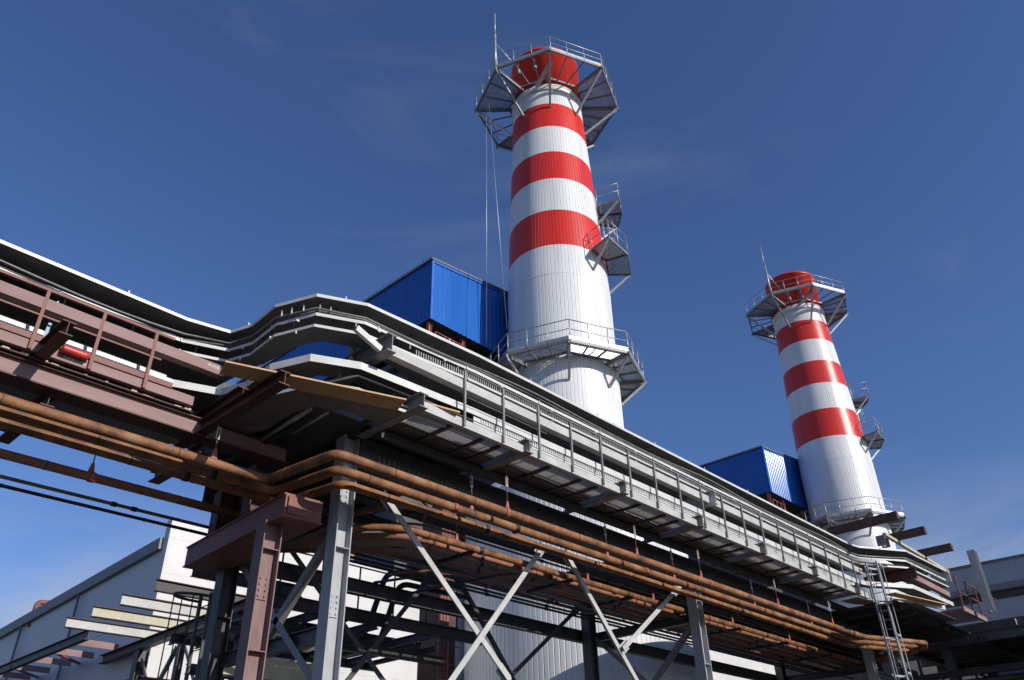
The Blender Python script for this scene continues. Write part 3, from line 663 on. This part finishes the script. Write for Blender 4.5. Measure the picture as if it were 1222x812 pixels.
# stencil marks
def text(body,loc,size,label):
    cu=bpy.data.curves.new('stencil_mark','FONT'); cu.body=body; cu.size=size; cu.extrude=.0008
    ob=bpy.data.objects.new('stencil_mark',cu); col.objects.link(ob)
    ob.rotation_euler=(R(90),0,0); ob.location=(loc[0],loc[1],loc[2]+GZ)
    dg=bpy.context.evaluated_depsgraph_get(); me=bpy.data.meshes.new_from_object(ob.evaluated_get(dg))
    o2=bpy.data.objects.new('stencil_mark',me); col.objects.link(o2); o2.matrix_world=ob.matrix_world.copy()
    o2.rotation_euler=(R(90),0,0); o2.location=(loc[0],loc[1],loc[2]+GZ)
    bpy.data.objects.remove(ob); me.materials.append(M['stencil']); tag(o2,label,'marking')
text('B080M-U12',(3.27,LY-.004,6.745),.075,'white stencilled code on the lower edge beam under the red bottle')
text('P1710',(5.66,LY-.054,7.55),.085,'white stencilled code at the end of the upper brown beam')
# boards
def board(p,q,w,label,th=.03):
    A=Vector(p);B=Vector(q);u=(B-A).normalized();n=Vector((-u.y,u.x,0)); c0=A+n*w/2;c1=B+n*w/2
    m=MB(); m.bar(c0,c1,w,th); tag(m.build('scaffold_board',M['wood']),label,'board')
board((5.05,10.84,6.575),(7.98,9.81,6.575),.45,'long raw wooden board lying across the brackets at the sharp bend')
board((8.55,10.05,6.83),(9.35,9.87,6.83),.22,'splintered short board on the walkway beside the first stub')
board((28.0,8.75,6.43),(33.3,8.72,6.9),.35,'raw board lying on the right end of the gallery')
# ------------------------------------------------------------------ pipes
def pipe(pts,r,mt,label,group,clamps=(),fr=.2,n=12,kind='pipe'):
    t=thing('rusty_pipe' if 'rust' in mt.name or 'pipe' in mt.name else 'dark_pipe',label,kind,(pts[0][0],pts[0][1],pts[0][2]-r),group)
    P=fillet(pts,fr,6)
    m=MB(); m.tube(P,r,n)
    acc=0; nxt=random.uniform(.5,2.0)
    for a,b in zip(P[:-1],P[1:]):
        L=(b-a).length; d=(b-a).normalized() if L>1e-6 else None
        while d is not None and acc+L>nxt:
            p=a+d*(nxt-acc); m.tube([p-d*.012,p-d*.004,p+d*.004,p+d*.012],r+.006,n,mi=1); nxt+=random.uniform(1.8,3.4)
        acc+=L
    m.build('pipe_run',[mt,M['weld']],t)
    for i,(x,c) in enumerate(clamps):
        # locate y,z on the path for this x
        for a,b in zip(P[:-1],P[1:]):
            if (a.x-x)*(b.x-x)<=0 and abs(a.x-b.x)>1e-6:
                f=(x-a.x)/(b.x-a.x); p=a.lerp(b,f); tn=(b-a).normalized(); break
        else: continue
        m=MB(); m.tube([p-tn*.05,p+tn*.05],r+.014,n); m.build('coupling' if c=='black' else 'clamp',M[c],t)
    return t
GF='front row of three rusty pipes'
pipe([(-8,12.22,5.5),(7.0,12.45,5.55),(7.18,10.62,5.55),(29.6,10.7,5.55),(32.4,9.6,5.55),(33.3,9.9,5.55),(34.6,13.5,5.55)],.088,M['rust'],'outermost of the three front rusty pipes, highest in view, bent beside the grey column',GF,((11.4,'clamp'),(19.3,'clamp'),(24.5,'clamp')))
pipe([(-8,12.6,5.5),(7.38,12.8,5.52),(7.58,11.1,5.52),(30.0,11.15,5.52),(32.8,10.05,5.52),(33.7,10.4,5.52),(35.0,13.8,5.52)],.088,M['rust'],'middle one of the three front rusty pipes with black coupling at left',GF,((6.12,'black'),(12.2,'black'),(10.4,'clamp'),(17,'clamp')))
pipe([(-8,12.98,5.5),(7.75,13.15,5.48),(7.98,11.5,5.48),(30.4,11.58,5.5),(33.2,10.5,5.5),(34.1,10.9,5.5),(35.4,14.0,5.5)],.08,M['rust'],'innermost of the three front rusty pipes, lowest in view',GF,((5.8,'black'),(11.7,'black'),(15.6,'clamp'),(22.5,'black')))
GB='lower back row of rusty pipes'
for i,(y,x,mt,r,lab) in enumerate(((12.27,10.0,'rust',.075,'back row rusty pipe nearest the front braces'),(12.6,10.45,'rust_red',.075,'second back row pipe, reddish with black couplings'),(12.97,10.7,'rust_grey',.075,'third back row pipe, greyer than its neighbours'),(13.4,11.1,'rust_red',.062,'fourth and thinnest back row pipe'))):
    cl=[(12.3+i*.35,'black'),(15.2-i*.2,'black'),(17.8+i*.3,'black'),(22+i*.4,'clamp'),(25.5+i*.3,'black'),(29+i*.5,'black')]
    pipe([(x-2.0,15.2,5.32),(x-1.0,13.3+i*.33,5.32),(x,y,5.32),(35,y+.1,5.32)],r,M[mt],lab,GB,cl,fr=.5)
pipe([(-8,14.55,5.57),(8.4,14.6,5.6)],.082,M['rust_red'],'lone thick red-brown pipe under the left gallery against the sky','lower left pipes',((4.75,'clamp'),))
pipe([(-8,15.5,5.55),(9.5,15.6,5.57)],.034,M['rust_grey'],'thin brown pipe below the thick one at left','lower left pipes',((5.6,'black'),(6.0,'black')))
pipe([(-8,15.95,5.55),(9.5,16.05,5.57)],.034,M['primer_dark'],'thin dark pipe lowest at left against the sky','lower left pipes')
for i,(y,z) in enumerate(((14.75,5.6),(15.05,5.6),(15.35,5.6),(15.6,5.6))):
    pipe([(9+i*.3,y,z),(36,y,z)],.035,M['dark_steel'],'thin dark pipe against the white drum, %s from the front'%ords[i],'thin dark pipes along the back of the rack',[(x+i*.3,'black') for x in (12.5,15,17.5)],n=8)
pipe([(9.2,13.0,6.0),(34,13.05,6.0)],.09,M['slate_steel'],'slate pipe under the girder, nearer of two','slate pipes under the deck',((10.5,'clamp'),(11.2,'clamp')))
pipe([(8.6,14.2,6.05),(34,14.25,6.05)],.11,M['slate_steel'],'slate pipe under the girder, farther and thicker','slate pipes under the deck')
for (y,z,r,mt,x0,lab) in ((12.45,5.9,.05,'rust_red',9.5,'thin reddish pipe high in the rack just behind the front columns'),(12.95,5.82,.03,'rust_grey',10.2,'thin grey-brown tube high in the rack'),(13.6,5.95,.045,'dark_steel',9.0,'thin dark pipe high in the middle of the rack'),(14.5,5.9,.05,'rust_grey',11.8,'grey-brown pipe high at the back of the rack'),(15.0,6.0,.06,'dark_steel',9.5,'dark pipe just under the rear girder'),(14.45,5.5,.035,'rust_red',12.4,'slim reddish tube beside the back row pipes'),(12.35,5.12,.03,'dark_steel',13.0,'slim dark tube below the front edge of the rack'),(13.9,5.22,.035,'dark_steel',12.0,'slim dark tube hung below the back row pipes')):
    pipe([(x0,15.6,z),(x0+.5,y+.3,z),(x0+1.0,y,z),(20,y+random.uniform(-.05,.05),z-.02),(36,y,z)],r,M[mt],lab,None,[(x0+2.2+k*random.uniform(2.2,2.9),'black' if k%2 else 'clamp') for k in range(8)],fr=.3,n=8)
for i,(x,y,z0,z1,lab) in enumerate(((12.6,16.6,4.2,5.9,'black elbow pipe dropping behind the rack left of the drum'),(13.1,16.7,4.0,5.7,'second black elbow pipe beside the first left of the drum'))):
    pipe([(x-2.5,y+.3,z0),(x,y,z0),(x+.5,y-.1,z1),(x+3,y-.2,z1)],.075,M['black'],lab,None,((x+1.3,'clamp'),),fr=.35)
for i in range(7):
    x=10.0+i*3.3; pts=[]
    for k in range(15):
        f=k/14; pts.append((x+f*2.6,12.0+.25*(i%3)+.6*f,6.0-.32*math.sin(math.pi*f)*(0.6+.4*((i*7)%3)/2)))
    m=MB(); m.tube(pts,.018,6); tag(m.build('hanging_cable',M['black']),'slack black cable looping under the dark girder, %s from the near tower'%ords[i],'cable','slack cables under the girder')
# hangers
def hanger(x,y,z0,z1,label,grp='pipe hangers'):
    t=thing('pipe_hanger',label,'hanger',(x,y,z0),grp)
    m=MB(); m.rod((x,y,z0+.12),(x,y,z1),.012,5); m.build('rod',M['primer'],t)
    zz=z0+.45*(z1-z0)+.1
    m=MB()
    for dx in (-.025,.025): m.bar((x+dx,y,zz),(x+dx,y,zz+.2),.014,.014,up=(0,1,0))
    m.box((x-.035,y-.012,zz-.015),(x+.035,y+.012,zz+.01)); m.box((x-.035,y-.012,zz+.19),(x+.035,y+.012,zz+.215)); m.build('turnbuckle',M['grey_paint'],t)
    m=MB(); m.quad([(x-.055,y-.02,z0),(x+.055,y-.02,z0),(x+.02,y-.02,z0+.18),(x-.02,y-.02,z0+.18)]); m.quad([(x-.055,y+.02,z0),(x+.055,y+.02,z0),(x+.02,y+.02,z0+.18),(x-.02,y+.02,z0+.18)])
    m.quad([(x-.055,y-.02,z0),(x-.02,y-.02,z0+.18),(x-.02,y+.02,z0+.18),(x-.055,y+.02,z0)]); m.quad([(x+.055,y-.02,z0),(x+.02,y-.02,z0+.18),(x+.02,y+.02,z0+.18),(x+.055,y+.02,z0)])
    m.build('saddle',M['clamp'],t)
where=['left of the near tower','right of the near tower','in the near bay','before the middle column','past the middle column','toward the right end']
for i,x in enumerate((5.9,11.45,16.0,18.9,23.2,27.0)):
    y0=12.4 if x<7 else 10.65
    hanger(x,y0,5.62,6.55 if x>7 else 6.24,'thin rod hanger on the outermost front pipe '+where[i])
    if x>7:
        hanger(x-.55,11.13,5.6,6.52,'thin rod hanger on the middle front pipe '+where[i])
        hanger(x+.15,12.3,5.37,6.6,'thin rod hanger on the first back row pipe '+where[i])
        hanger(x-.25,12.63,5.37,6.6,'thin rod hanger on the second back row pipe '+where[i])
hanger(4.72,14.6,5.68,6.24,'thin rod hanger holding the lone thick pipe against the sky')
for i,x in enumerate((12.0,15.4,17.9,23.6,26.8,30.2)):
    beamobj('pipe_support',(x,12.2,5.2),(x,13.7,5.2),Lsec(.08,.01),M['black'],'black angle under the back row of pipes, %s from the left'%ords[i],'support',group='angles under the back row pipes')
# ------------------------------------------------------------------ red-brown pipe towers by the drum
def tower(x0,x1,y,z1,label):
    t=thing('pipe_tower',label,'pipe tower',(x0,y,-1.7),'red-brown pipe towers beside the drum')
    m=MB(); m.box((x0+(x1-x0)*.3,y+.25,-1.7),(x1,y+1.2,z1)); m.build('casing',M['primer_dark'],t)
    for k in range(3):
        q=MB(); xx=x0+.1+k*(.13 if x1-x0<1 else .5); q.tube([(xx,y,-1.7),(xx,y,z1)],.06,8,up=(0,1,0)); q.build('riser',M['primer'],t)
    q=MB()
    for k in range(int((z1+1.7)/.55)): q.bar((x0,y+.1,-1.2+k*.55),(x1,y+.1,-1.2+k*.55),.03,.03)
    q.build('rungs',M['primer'],t)
tower(16.65,17.6,18.4,9.3,'narrow red-brown pipe tower at the shaded left edge of the drum')
tower(27.6,31.4,18.2,8.9,'broad red-brown pipe tower right of the drum')
# ------------------------------------------------------------------ left lower framework
FRG='purlins of the unfinished platform at lower left'
for i,(y,mt,lab) in enumerate(((18.1,'dark_steel','dark purlin of the unfinished platform, highest in view'),(19.9,'dark_steel','dark purlin of the unfinished platform, second from the top'),(21.8,'grey_paint','pale purlin beam sticking out at lower left, uppermost of the three lit ones'),(23.55,'timber_yellow','yellowish purlin beam, middle of the three lit ones'),(25.3,'grey_paint','pale purlin beam, lowest of the three lit ones'))):  # two upper purlins coloured dark in place of the gallery's shade
    xe=8.62; L=xe+3.0
    t=thing('purlin_beam',lab,'beam',((xe+L)/2,y,5.26),FRG)
    m=MB(); m.sweep([(xe,y,5.4),(L,y,5.4)],[(-.006,-.125),(.006,-.125),(.006,.125),(-.006,.125)]); m.build('web',M[mt],t)
    m=MB(); m.box((xe,y-.07,5.525),(L,y+.07,5.545)); m.build('top_flange',M['primer_dark'],t)
    m=MB(); m.box((xe,y-.07,5.255),(L,y+.07,5.275)); m.build('bottom_flange',M['primer_dark'],t)
beamobj('cross_beam',(10.7,18.9,5.11),(11.15,28.6,5.11),I(.24,.27,.02,.014),M['slate_steel'],'slate cross beam under the lit purlins at lower left')
hcol(11.1,25.6,4.97,M['slate_steel'],'slate post under the unfinished platform at lower left')
CONV=thing('steel_walkway','long dark walkway frame with pink cross pieces at the lower left corner','walkway',(11,33,5))
for x,x2 in ((9.75,10.3),(11.75,11.6)):
    q=MB(); q.sweep([(x,26.5,5.4),(x2,49,5.4)],I(.17,.28,.02,.014)); q.build('side_beam',M['dark_steel'],CONV)
for k in range(9):
    y=27.7+k*1.85; xa=9.9; q=MB(); q.sweep([(xa,y,5.4),(xa+1.35,y+.1,5.4)],[(-.006,-.1),(.006,-.1),(.006,.1),(-.006,.1)]); q.build('cross_piece',M['primer_dusty'],CONV)
    if k%2:
        q=MB(); q.bar((xa,y,5.36),(11.5,y+1.7,5.36),.09,.06); q.build('lacing',M['primer'],CONV)
F2=thing('steel_walkway','lower pink and dark frame piece beneath the unfinished platform','walkway',(12.5,30,4))
q=MB(); q.sweep([(11.2,25.4,4.1),(11.3,44,4.1)],I(.17,.3,.02,.014)); q.build('side_beam',M['dark_steel'],F2)
for k in range(5):
    y=29.6+k*2.3; q=MB(); q.sweep([(9.9,y,4.35),(11.3,y+.1,4.35)],[(-.006,-.14),(.006,-.14),(.006,.14),(-.006,.14)]); q.build('cross_piece',M['primer_dusty'],F2)
# dark platform frame between tower and hall
pfm=thing('steel_platform','dark steel platform frame behind the near tower in front of the hall','platform frame',(11,19,4))
for (a,b) in (((10.0,16.9,4.75),(17,16.9,4.75)),((10.4,19.0,4.75),(16.5,19.0,4.75)),((11.2,21.2,4.75),(15.5,21.2,4.75))):
    q=MB(); q.sweep([a,b],I(.16,.3,.02,.014)); q.build('long_beam',M['dark_steel'],pfm)
for x in (10.4,11.4,13.2,15.0):
    q=MB(); q.sweep([(x,16.9,4.62),(x,21.2,4.62)],I(.12,.2,.02,.014)); q.build('short_beam',M['dark_steel'],pfm)
for x in (10.5,12.2):
    q=MB(); q.sweep([(x,16.9,4.6),(x+1.6,21.2,4.6)],Lsec(.1,.012)); q.build('lacing',M['dark_steel'],pfm)
for x,y in ((10.6,19.0),(13.2,19.0)):
    q=MB(); q.sweep([(x,y,-1.7),(x,y,4.6)],I(.2,.2),up=(1,0,0)); q.build('leg',M['slate_steel'],pfm)
for (a,b) in (((9.2,17.6,4.15),(16.2,17.6,4.15)),((9.4,20.2,4.3),(15.8,20.2,4.3)),((9.0,18.3,3.3),(13.5,18.3,3.3))):
    q=MB(); q.sweep([a,b],I(.14,.22,.018,.012)); q.build('long_beam',M['dark_steel'],pfm)
for k in range(9):
    x=9.6+k*.72; q=MB(); q.sweep([(x,17.1,4.33),(x+.1,20.9,4.33)],I(.08,.13,.012,.01)); q.build('short_beam',M['dark_steel'],pfm)
for k in range(6):
    x=10.2+k*1.15; q=MB(); q.rod((x,16.85,4.9),(x,16.85,5.95),.025,5); q.build('railing_post',M['dark_steel'],pfm)
for z in (5.4,5.95):
    q=MB(); q.rod((10.1,16.85,z),(16.2,16.85,z),.022,5); q.build('rail',M['dark_steel'],pfm)
sup=thing('support_frame','slate posts and crossed bars carrying the unfinished platform at lower left','frame',(11,22.5,-1.7))
for y in (20.3,23.0):
    q=MB(); q.sweep([(10.9+(y-20)*.05,y,-1.7),(10.9+(y-20)*.05,y,4.97)],I(.18,.18),up=(1,0,0)); q.build('post',M['slate_steel'],sup)
for (p,q2) in (((20.4,4.7),(22.9,2.0)),((20.4,2.0),(22.9,4.7)),((23.1,4.7),(25.5,2.2)),((23.1,2.2),(25.5,4.7))):
    q=MB(); q.sweep([(10.95,p[0],p[1]),(11.05,q2[0],q2[1])],Lsec(.1,.012)); q.build('bar',M['galv_dark'],sup)
for (y,z) in ((21.0,3.4),(22.4,3.1),(24.0,3.6)):
    q=MB(); q.sweep([(9.2,y,z),(12.3,y,z)],Lsec(.09,.012)); q.build('cross_bar',M['primer'],sup)
# lower beam and short box seen at the foot of the brown column
lb=thing('concrete_lintel','pale weathered beam on a post behind the brown column foot','beam',(10.2,15.6,1.8))
q=MB(); q.box((8.9,17.0,3.05),(11.6,17.3,3.5)); q.build('span',M['timber_yellow'],lb)
q=MB(); q.box((11.2,17.05,-1.7),(11.5,17.25,3.05)); q.build('post',M['timber_yellow'],lb)
# ladders with hoops
def ladder(x,y0,y1,z0,z1,hx,label,mt,nh):
    t=thing('caged_ladder',label,'ladder',(x,(y0+y1)/2,z0))
    for y in (y0,y1):
        q=MB(); q.bar((x,y,z0),(x,y,z1),.07,.05,up=(0,1,0)); q.build('side_rail',mt,t)
    q=MB(); z=z0+.3
    while z<z1-.1: q.rod((x,y0,z),(x,y1,z),.014,5); z+=.3
    q.build('rungs',mt,t)
    c=Vector((x,(y0+y1)/2,0)); hw=abs(y1-y0)/2+.08
    for k in range(nh):
        z=z0+2.3+k*(z1-z0-2.4)/max(1,nh-1)
        q=MB(); q.sweep([c+Vector((hx*.72*math.sin(R(a)),hw*math.cos(R(a)),z)) for a in range(0,181,20)],[(-.006,-.03),(.006,-.03),(.006,.03),(-.006,.03)]); q.build('hoop',mt,t)
    for a in (35,90,145):
        p=c+Vector((hx*.71*math.sin(R(a)),hw*math.cos(R(a))*.99,0)); q=MB(); q.rod(p+Vector((0,0,z0+2.3)),p+Vector((0,0,z1-.1)),.014,5); q.build('strap',mt,t)
ladder(28.75,9.72,9.36,-1.7,7.75,1,'pale caged ladder standing at the right end of the gallery',M['col_grey'],7)
ladder(8.4,17.0,16.55,-1.7,4.55,-1,'dark caged ladder at the left of the near tower',M['dark_steel'],2)
# ------------------------------------------------------------------ right end
for i,(x,y0,y1) in enumerate(((28.6,8.2,10.7),(31.0,8.1,9.35),(33.9,8.1,9.35))):
    beamobj('roof_beam',(x,y0,9.05),(x,y1,9.05),[(-.12,-.13),(.12,-.13),(.12,.13),(-.12,.13)],M['primer_dark'],'dark red beam end above the right roof, %s from the far chimney'%ords[i],group='dark red beams above the right roof')
hcol(30.0,9.35,8.88,M['galv_dark'],'grey post holding the first dark red beam over the roof',z0=8.47,w=.42)
beamobj('roof_batten',(29.6,9.12,8.83),(36.6,9.2,8.83),[(-.06,-.05),(.06,-.05),(.06,.05),(-.06,.05)],M['timber_yellow'],'tan batten lying along the right roof end below the red beams','batten')
m=MB(); m.box((34.72,8.7,8.0),(34.78,9.4,8.42)); tag(m.build('closing_panel',M['white_sheet']),'small pale panel closing the right end of the roof','panel')
beamobj('edge_beam',(30.9,8.92,7.55),(34.9,8.92,7.55),Csec(.17,.2,.012),M['primer_dusty'],'short pink-brown beam at the right end under the upper tray')
beamobj('cross_beam',(30.75,8.75,7.6),(30.75,10.6,7.6),I(.22,.36,.02,.014),M['primer_dark'],'dark red stub beam at the right end under the upper tray')
beamobj('edge_beam',(28.9,9.2,6.55),(33.6,8.9,6.85),Csec(.1,.14),M['white_sheet'],'short white slanting strip at the right end of the lower tray')
er=thing('platform_railing','brown railing round the small platform at the right end','railing',(35.5,8.6,7.0))
for x in (34.9,36.1,37.3):
    q=MB(); q.bar((x,8.6,7.02),(x,8.6,8.2),.05,.05,up=(0,1,0)); q.build('post',M['primer'],er)
for z in (8.2,7.62):
    q=MB(); q.tube([(34.85,8.6,z),(40.5,8.6,z)],.022,6); q.build('rail',M['primer'],er)
pe=thing('end_platform','small pink-brown platform with slats at the right end','platform',(36.2,9.2,6.85))
q=MB(); q.box((34.7,8.55,6.86),(37.6,8.62,7.04)); q.build('front_plate',M['primer_dusty'],pe)
q=MB()
for k in range(8): q.box((34.8+k*.36,8.62,6.95),(34.95+k*.36,10.2,7.0))
q.build('slats',M['primer_dusty'],pe)
# crossing structure at the right (runs across the view)
cs=thing('cross_gallery','dark crossing gallery with beams and columns at the right edge','gallery',(41,3,-1.7))
q=MB(); q.box((37.9,-14,6.62),(45,13,6.9)); q.build('deck',M['dark_steel'],cs)
for x in (38.0,40.2,42.4,44.6):
    q=MB(); q.sweep([(x,-14,6.42),(x,13,6.42)],I(.22,.38,.025,.014)); q.build('long_beam',M['slate_steel'],cs)
for y in range(-12,13,3):
    q=MB(); q.sweep([(37.7,y,6.3),(45,y,6.3)],I(.18,.24,.02,.014)); q.build('cross_beam',M['dark_steel'],cs)
for y in (10.6,4.6,-1.4,-7.4):
    for x in (38.4,44.4):
        q=MB(); q.sweep([(x,y,-1.7),(x,y,6.2)],I(.36,.36,.025,.016),up=(1,0,0)); q.build('leg',M['slate_steel'],cs)
    q=MB(); q.sweep([(38.4,y,4.2),(44.4,y,4.2)],I(.2,.3,.02,.014)); q.build('tie_beam',M['dark_steel'],cs)
for z in (5.2,3.8,2.2):
    q=MB(); q.sweep([(38.2,-14,z),(38.2,13,z)],I(.16,.22,.02,.014)); q.build('side_beam',M['dark_steel'],cs)
for z in (5.0,5.35):
    q=MB(); q.tube([(39.5,-14,z),(39.5,13,z)],.12,10); q.build('pipe_run',M['dark_steel'],cs)
q=MB(); q.box((40.4,-14,-1.7),(44.8,13,4.4)); q.build('casing',M['hall_dark'],cs)
q=MB(); q.sweep([(37.75,7.6,6.75),(39.6,7.6,6.75)],[(-.01,-.12),(.01,-.12),(.01,.12),(-.01,.12)]); q.build('end_plate',M['grey_paint'],cs)
hcol(36.2,8.0,9.35,M['col_grey'],'tall pale-edged H-column standing up from the right platform into the sky',z0=6.92,w=.34,d=.3)
m=MB(); m.box((42,14,-1.7),(58,20,7.9))  # added block, keeps the view behind the rack end black
for k in range(4): m.box((41.8,13.8,.2+k*2.4),(58.2,20.2,.45+k*2.4))
for k in range(6): m.box((41.9+k*3.2,13.85,-1.7),(42.2+k*3.2,14.0,7.9))
tag(m.build('added_boiler_frame',M['dark_steel']),'added dark boiler frame block with ledges behind the right end of the pipe rack','building')
dk=thing('added_dark_deck','added dark deck with joists under the right end of the gallery trays','deck',(33.5,12.5,6.4),'added dark decks over the pipe rack')  # deck added so the gap under the trays stays black
q=MB(); q.box((29.6,9.35,6.54),(37.8,16,6.58)); q.build('plate',M['dark_steel'],dk)
for k in range(7):
    q=MB(); q.sweep([(30.2+k*1.2,9.4,6.44),(30.2+k*1.2,15.9,6.44)],I(.1,.18,.014,.01)); q.build('rib',M['dark_steel'],dk)
q=MB(); q.sweep([(29.6,13.2,6.0),(37.8,13.2,6.0)],I(.2,.8,.02,.014)); q.build('web',M['dark_steel'],dk)
hl=thing('far_hall','slate sheet hall with dark band closing the view at the right','hall',(60,2,-1.7))
q=MB(); q.box((60,-60,13.15),(75,16,14.5)); q.build('upper_wall',M['hall'],hl)
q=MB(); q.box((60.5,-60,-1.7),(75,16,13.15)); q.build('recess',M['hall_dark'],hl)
q=MB(); q.box((59.9,-60,14.5),(75,16.2,14.65)); q.build('roof',M['roofdark'],hl)
q=MB(); q.box((60.1,-60,11.0),(60.5,16,12.2)); q.build('lower_wall',M['hall'],hl)
q=MB(); q.box((59.95,-60,12.75),(60.45,16,13.15)); q.build('eaves_band',M['fascia'],hl)

# ------------------------------------------------------------------ light, sky, camera
SUN_AZ,SUN_EL=278.0,25.0
sd=Vector((math.cos(R(SUN_EL))*math.cos(R(SUN_AZ)),math.cos(R(SUN_EL))*math.sin(R(SUN_AZ)),math.sin(R(SUN_EL))))
sun=bpy.data.lights.new('sun','SUN'); sun.energy=4.3; sun.angle=R(.53); sun.color=(1,.95,.87)
so=bpy.data.objects.new('sun',sun); col.objects.link(so); so.rotation_euler=(-sd).to_track_quat('-Z','Y').to_euler(); so.location=(0,-40,60)
w=bpy.data.worlds.new('World'); scene.world=w; w.use_nodes=True; nt=w.node_tree
bg=nt.nodes['Background']; sky=nt.nodes.new('ShaderNodeTexSky'); sky.sky_type='NISHITA'; sky.sun_disc=False
sky.sun_elevation=R(SUN_EL); sky.sun_rotation=R(90-SUN_AZ); sky.altitude=100; sky.air_density=1.0; sky.dust_density=.7; sky.ozone_density=3.0
tint=nt.nodes.new('ShaderNodeMix'); tint.data_type='RGBA'; tint.blend_type='MULTIPLY'; tint.inputs[0].default_value=1
tint.inputs[7].default_value=(.78,.93,1.29,1)
nt.links.new(sky.outputs[0],tint.inputs[6]); wc=nt.nodes.new('ShaderNodeTexCoord')
def wnoise(scale,st,lo,hi,amt):
    mp=nt.nodes.new('ShaderNodeMapping'); mp.inputs['Scale'].default_value=st; nt.links.new(wc.outputs['Generated'],mp.inputs['Vector'])
    n=nt.nodes.new('ShaderNodeTexNoise'); n.inputs['Scale'].default_value=scale; n.inputs['Detail'].default_value=9; n.inputs['Roughness'].default_value=.6; n.inputs['Distortion'].default_value=.4
    nt.links.new(mp.outputs[0],n.inputs['Vector'])
    r=nt.nodes.new('ShaderNodeMapRange'); r.inputs['From Min'].default_value=lo; r.inputs['From Max'].default_value=hi; r.inputs['To Max'].default_value=amt; r.interpolation_type='SMOOTHSTEP'
    nt.links.new(n.outputs['Fac'],r.inputs['Value']); return r.outputs[0]
sz=nt.nodes.new('ShaderNodeSeparateXYZ'); nt.links.new(wc.outputs['Generated'],sz.inputs[0])
low=nt.nodes.new('ShaderNodeMapRange'); low.interpolation_type='SMOOTHSTEP'; low.inputs['From Min'].default_value=.36; low.inputs['From Max'].default_value=.16; nt.links.new(sz.outputs[2],low.inputs['Value'])
ml=nt.nodes.new('ShaderNodeMath'); ml.operation='MULTIPLY'; nt.links.new(low.outputs[0],ml.inputs[0]); nt.links.new(wnoise(3.2,(1,1,3.2),.34,.66,.8),ml.inputs[1])
c1=nt.nodes.new('ShaderNodeMix'); c1.data_type='RGBA'; c1.inputs[7].default_value=(4.6,5.0,5.8,1)
nt.links.new(ml.outputs[0],c1.inputs[0]); nt.links.new(tint.outputs[2],c1.inputs[6])
c2=nt.nodes.new('ShaderNodeMix'); c2.data_type='RGBA'; c2.inputs[7].default_value=(4.0,4.6,5.6,1)
nt.links.new(wnoise(2.3,(1,1.4,4.5),.54,.88,.17),c2.inputs[0]); nt.links.new(c1.outputs[2],c2.inputs[6]); nt.links.new(c2.outputs[2],bg.inputs['Color']); bg.inputs['Strength'].default_value=.097
cam=bpy.data.cameras.new('camera'); co=bpy.data.objects.new('camera',cam); col.objects.link(co); scene.camera=co
cam.sensor_width=36; cam.sensor_fit='HORIZONTAL'; cam.lens=949/1222*36; cam.clip_end=5000; cam.clip_start=.05
Rm=Matrix(((0.68183347,-0.37345196,-0.62899654),(-0.73120266,-0.37276313,-0.57130572),(-0.02111148,0.84945939,-0.5272315)))
co.matrix_world=Matrix.Translation((0,0,GZ)) @ Rm.to_4x4()
vs=scene.view_settings; vs.view_transform='Standard'; vs.look='None'; vs.exposure=0; vs.gamma=1; vs.use_curve_mapping=False
scene.cycles.max_bounces=6
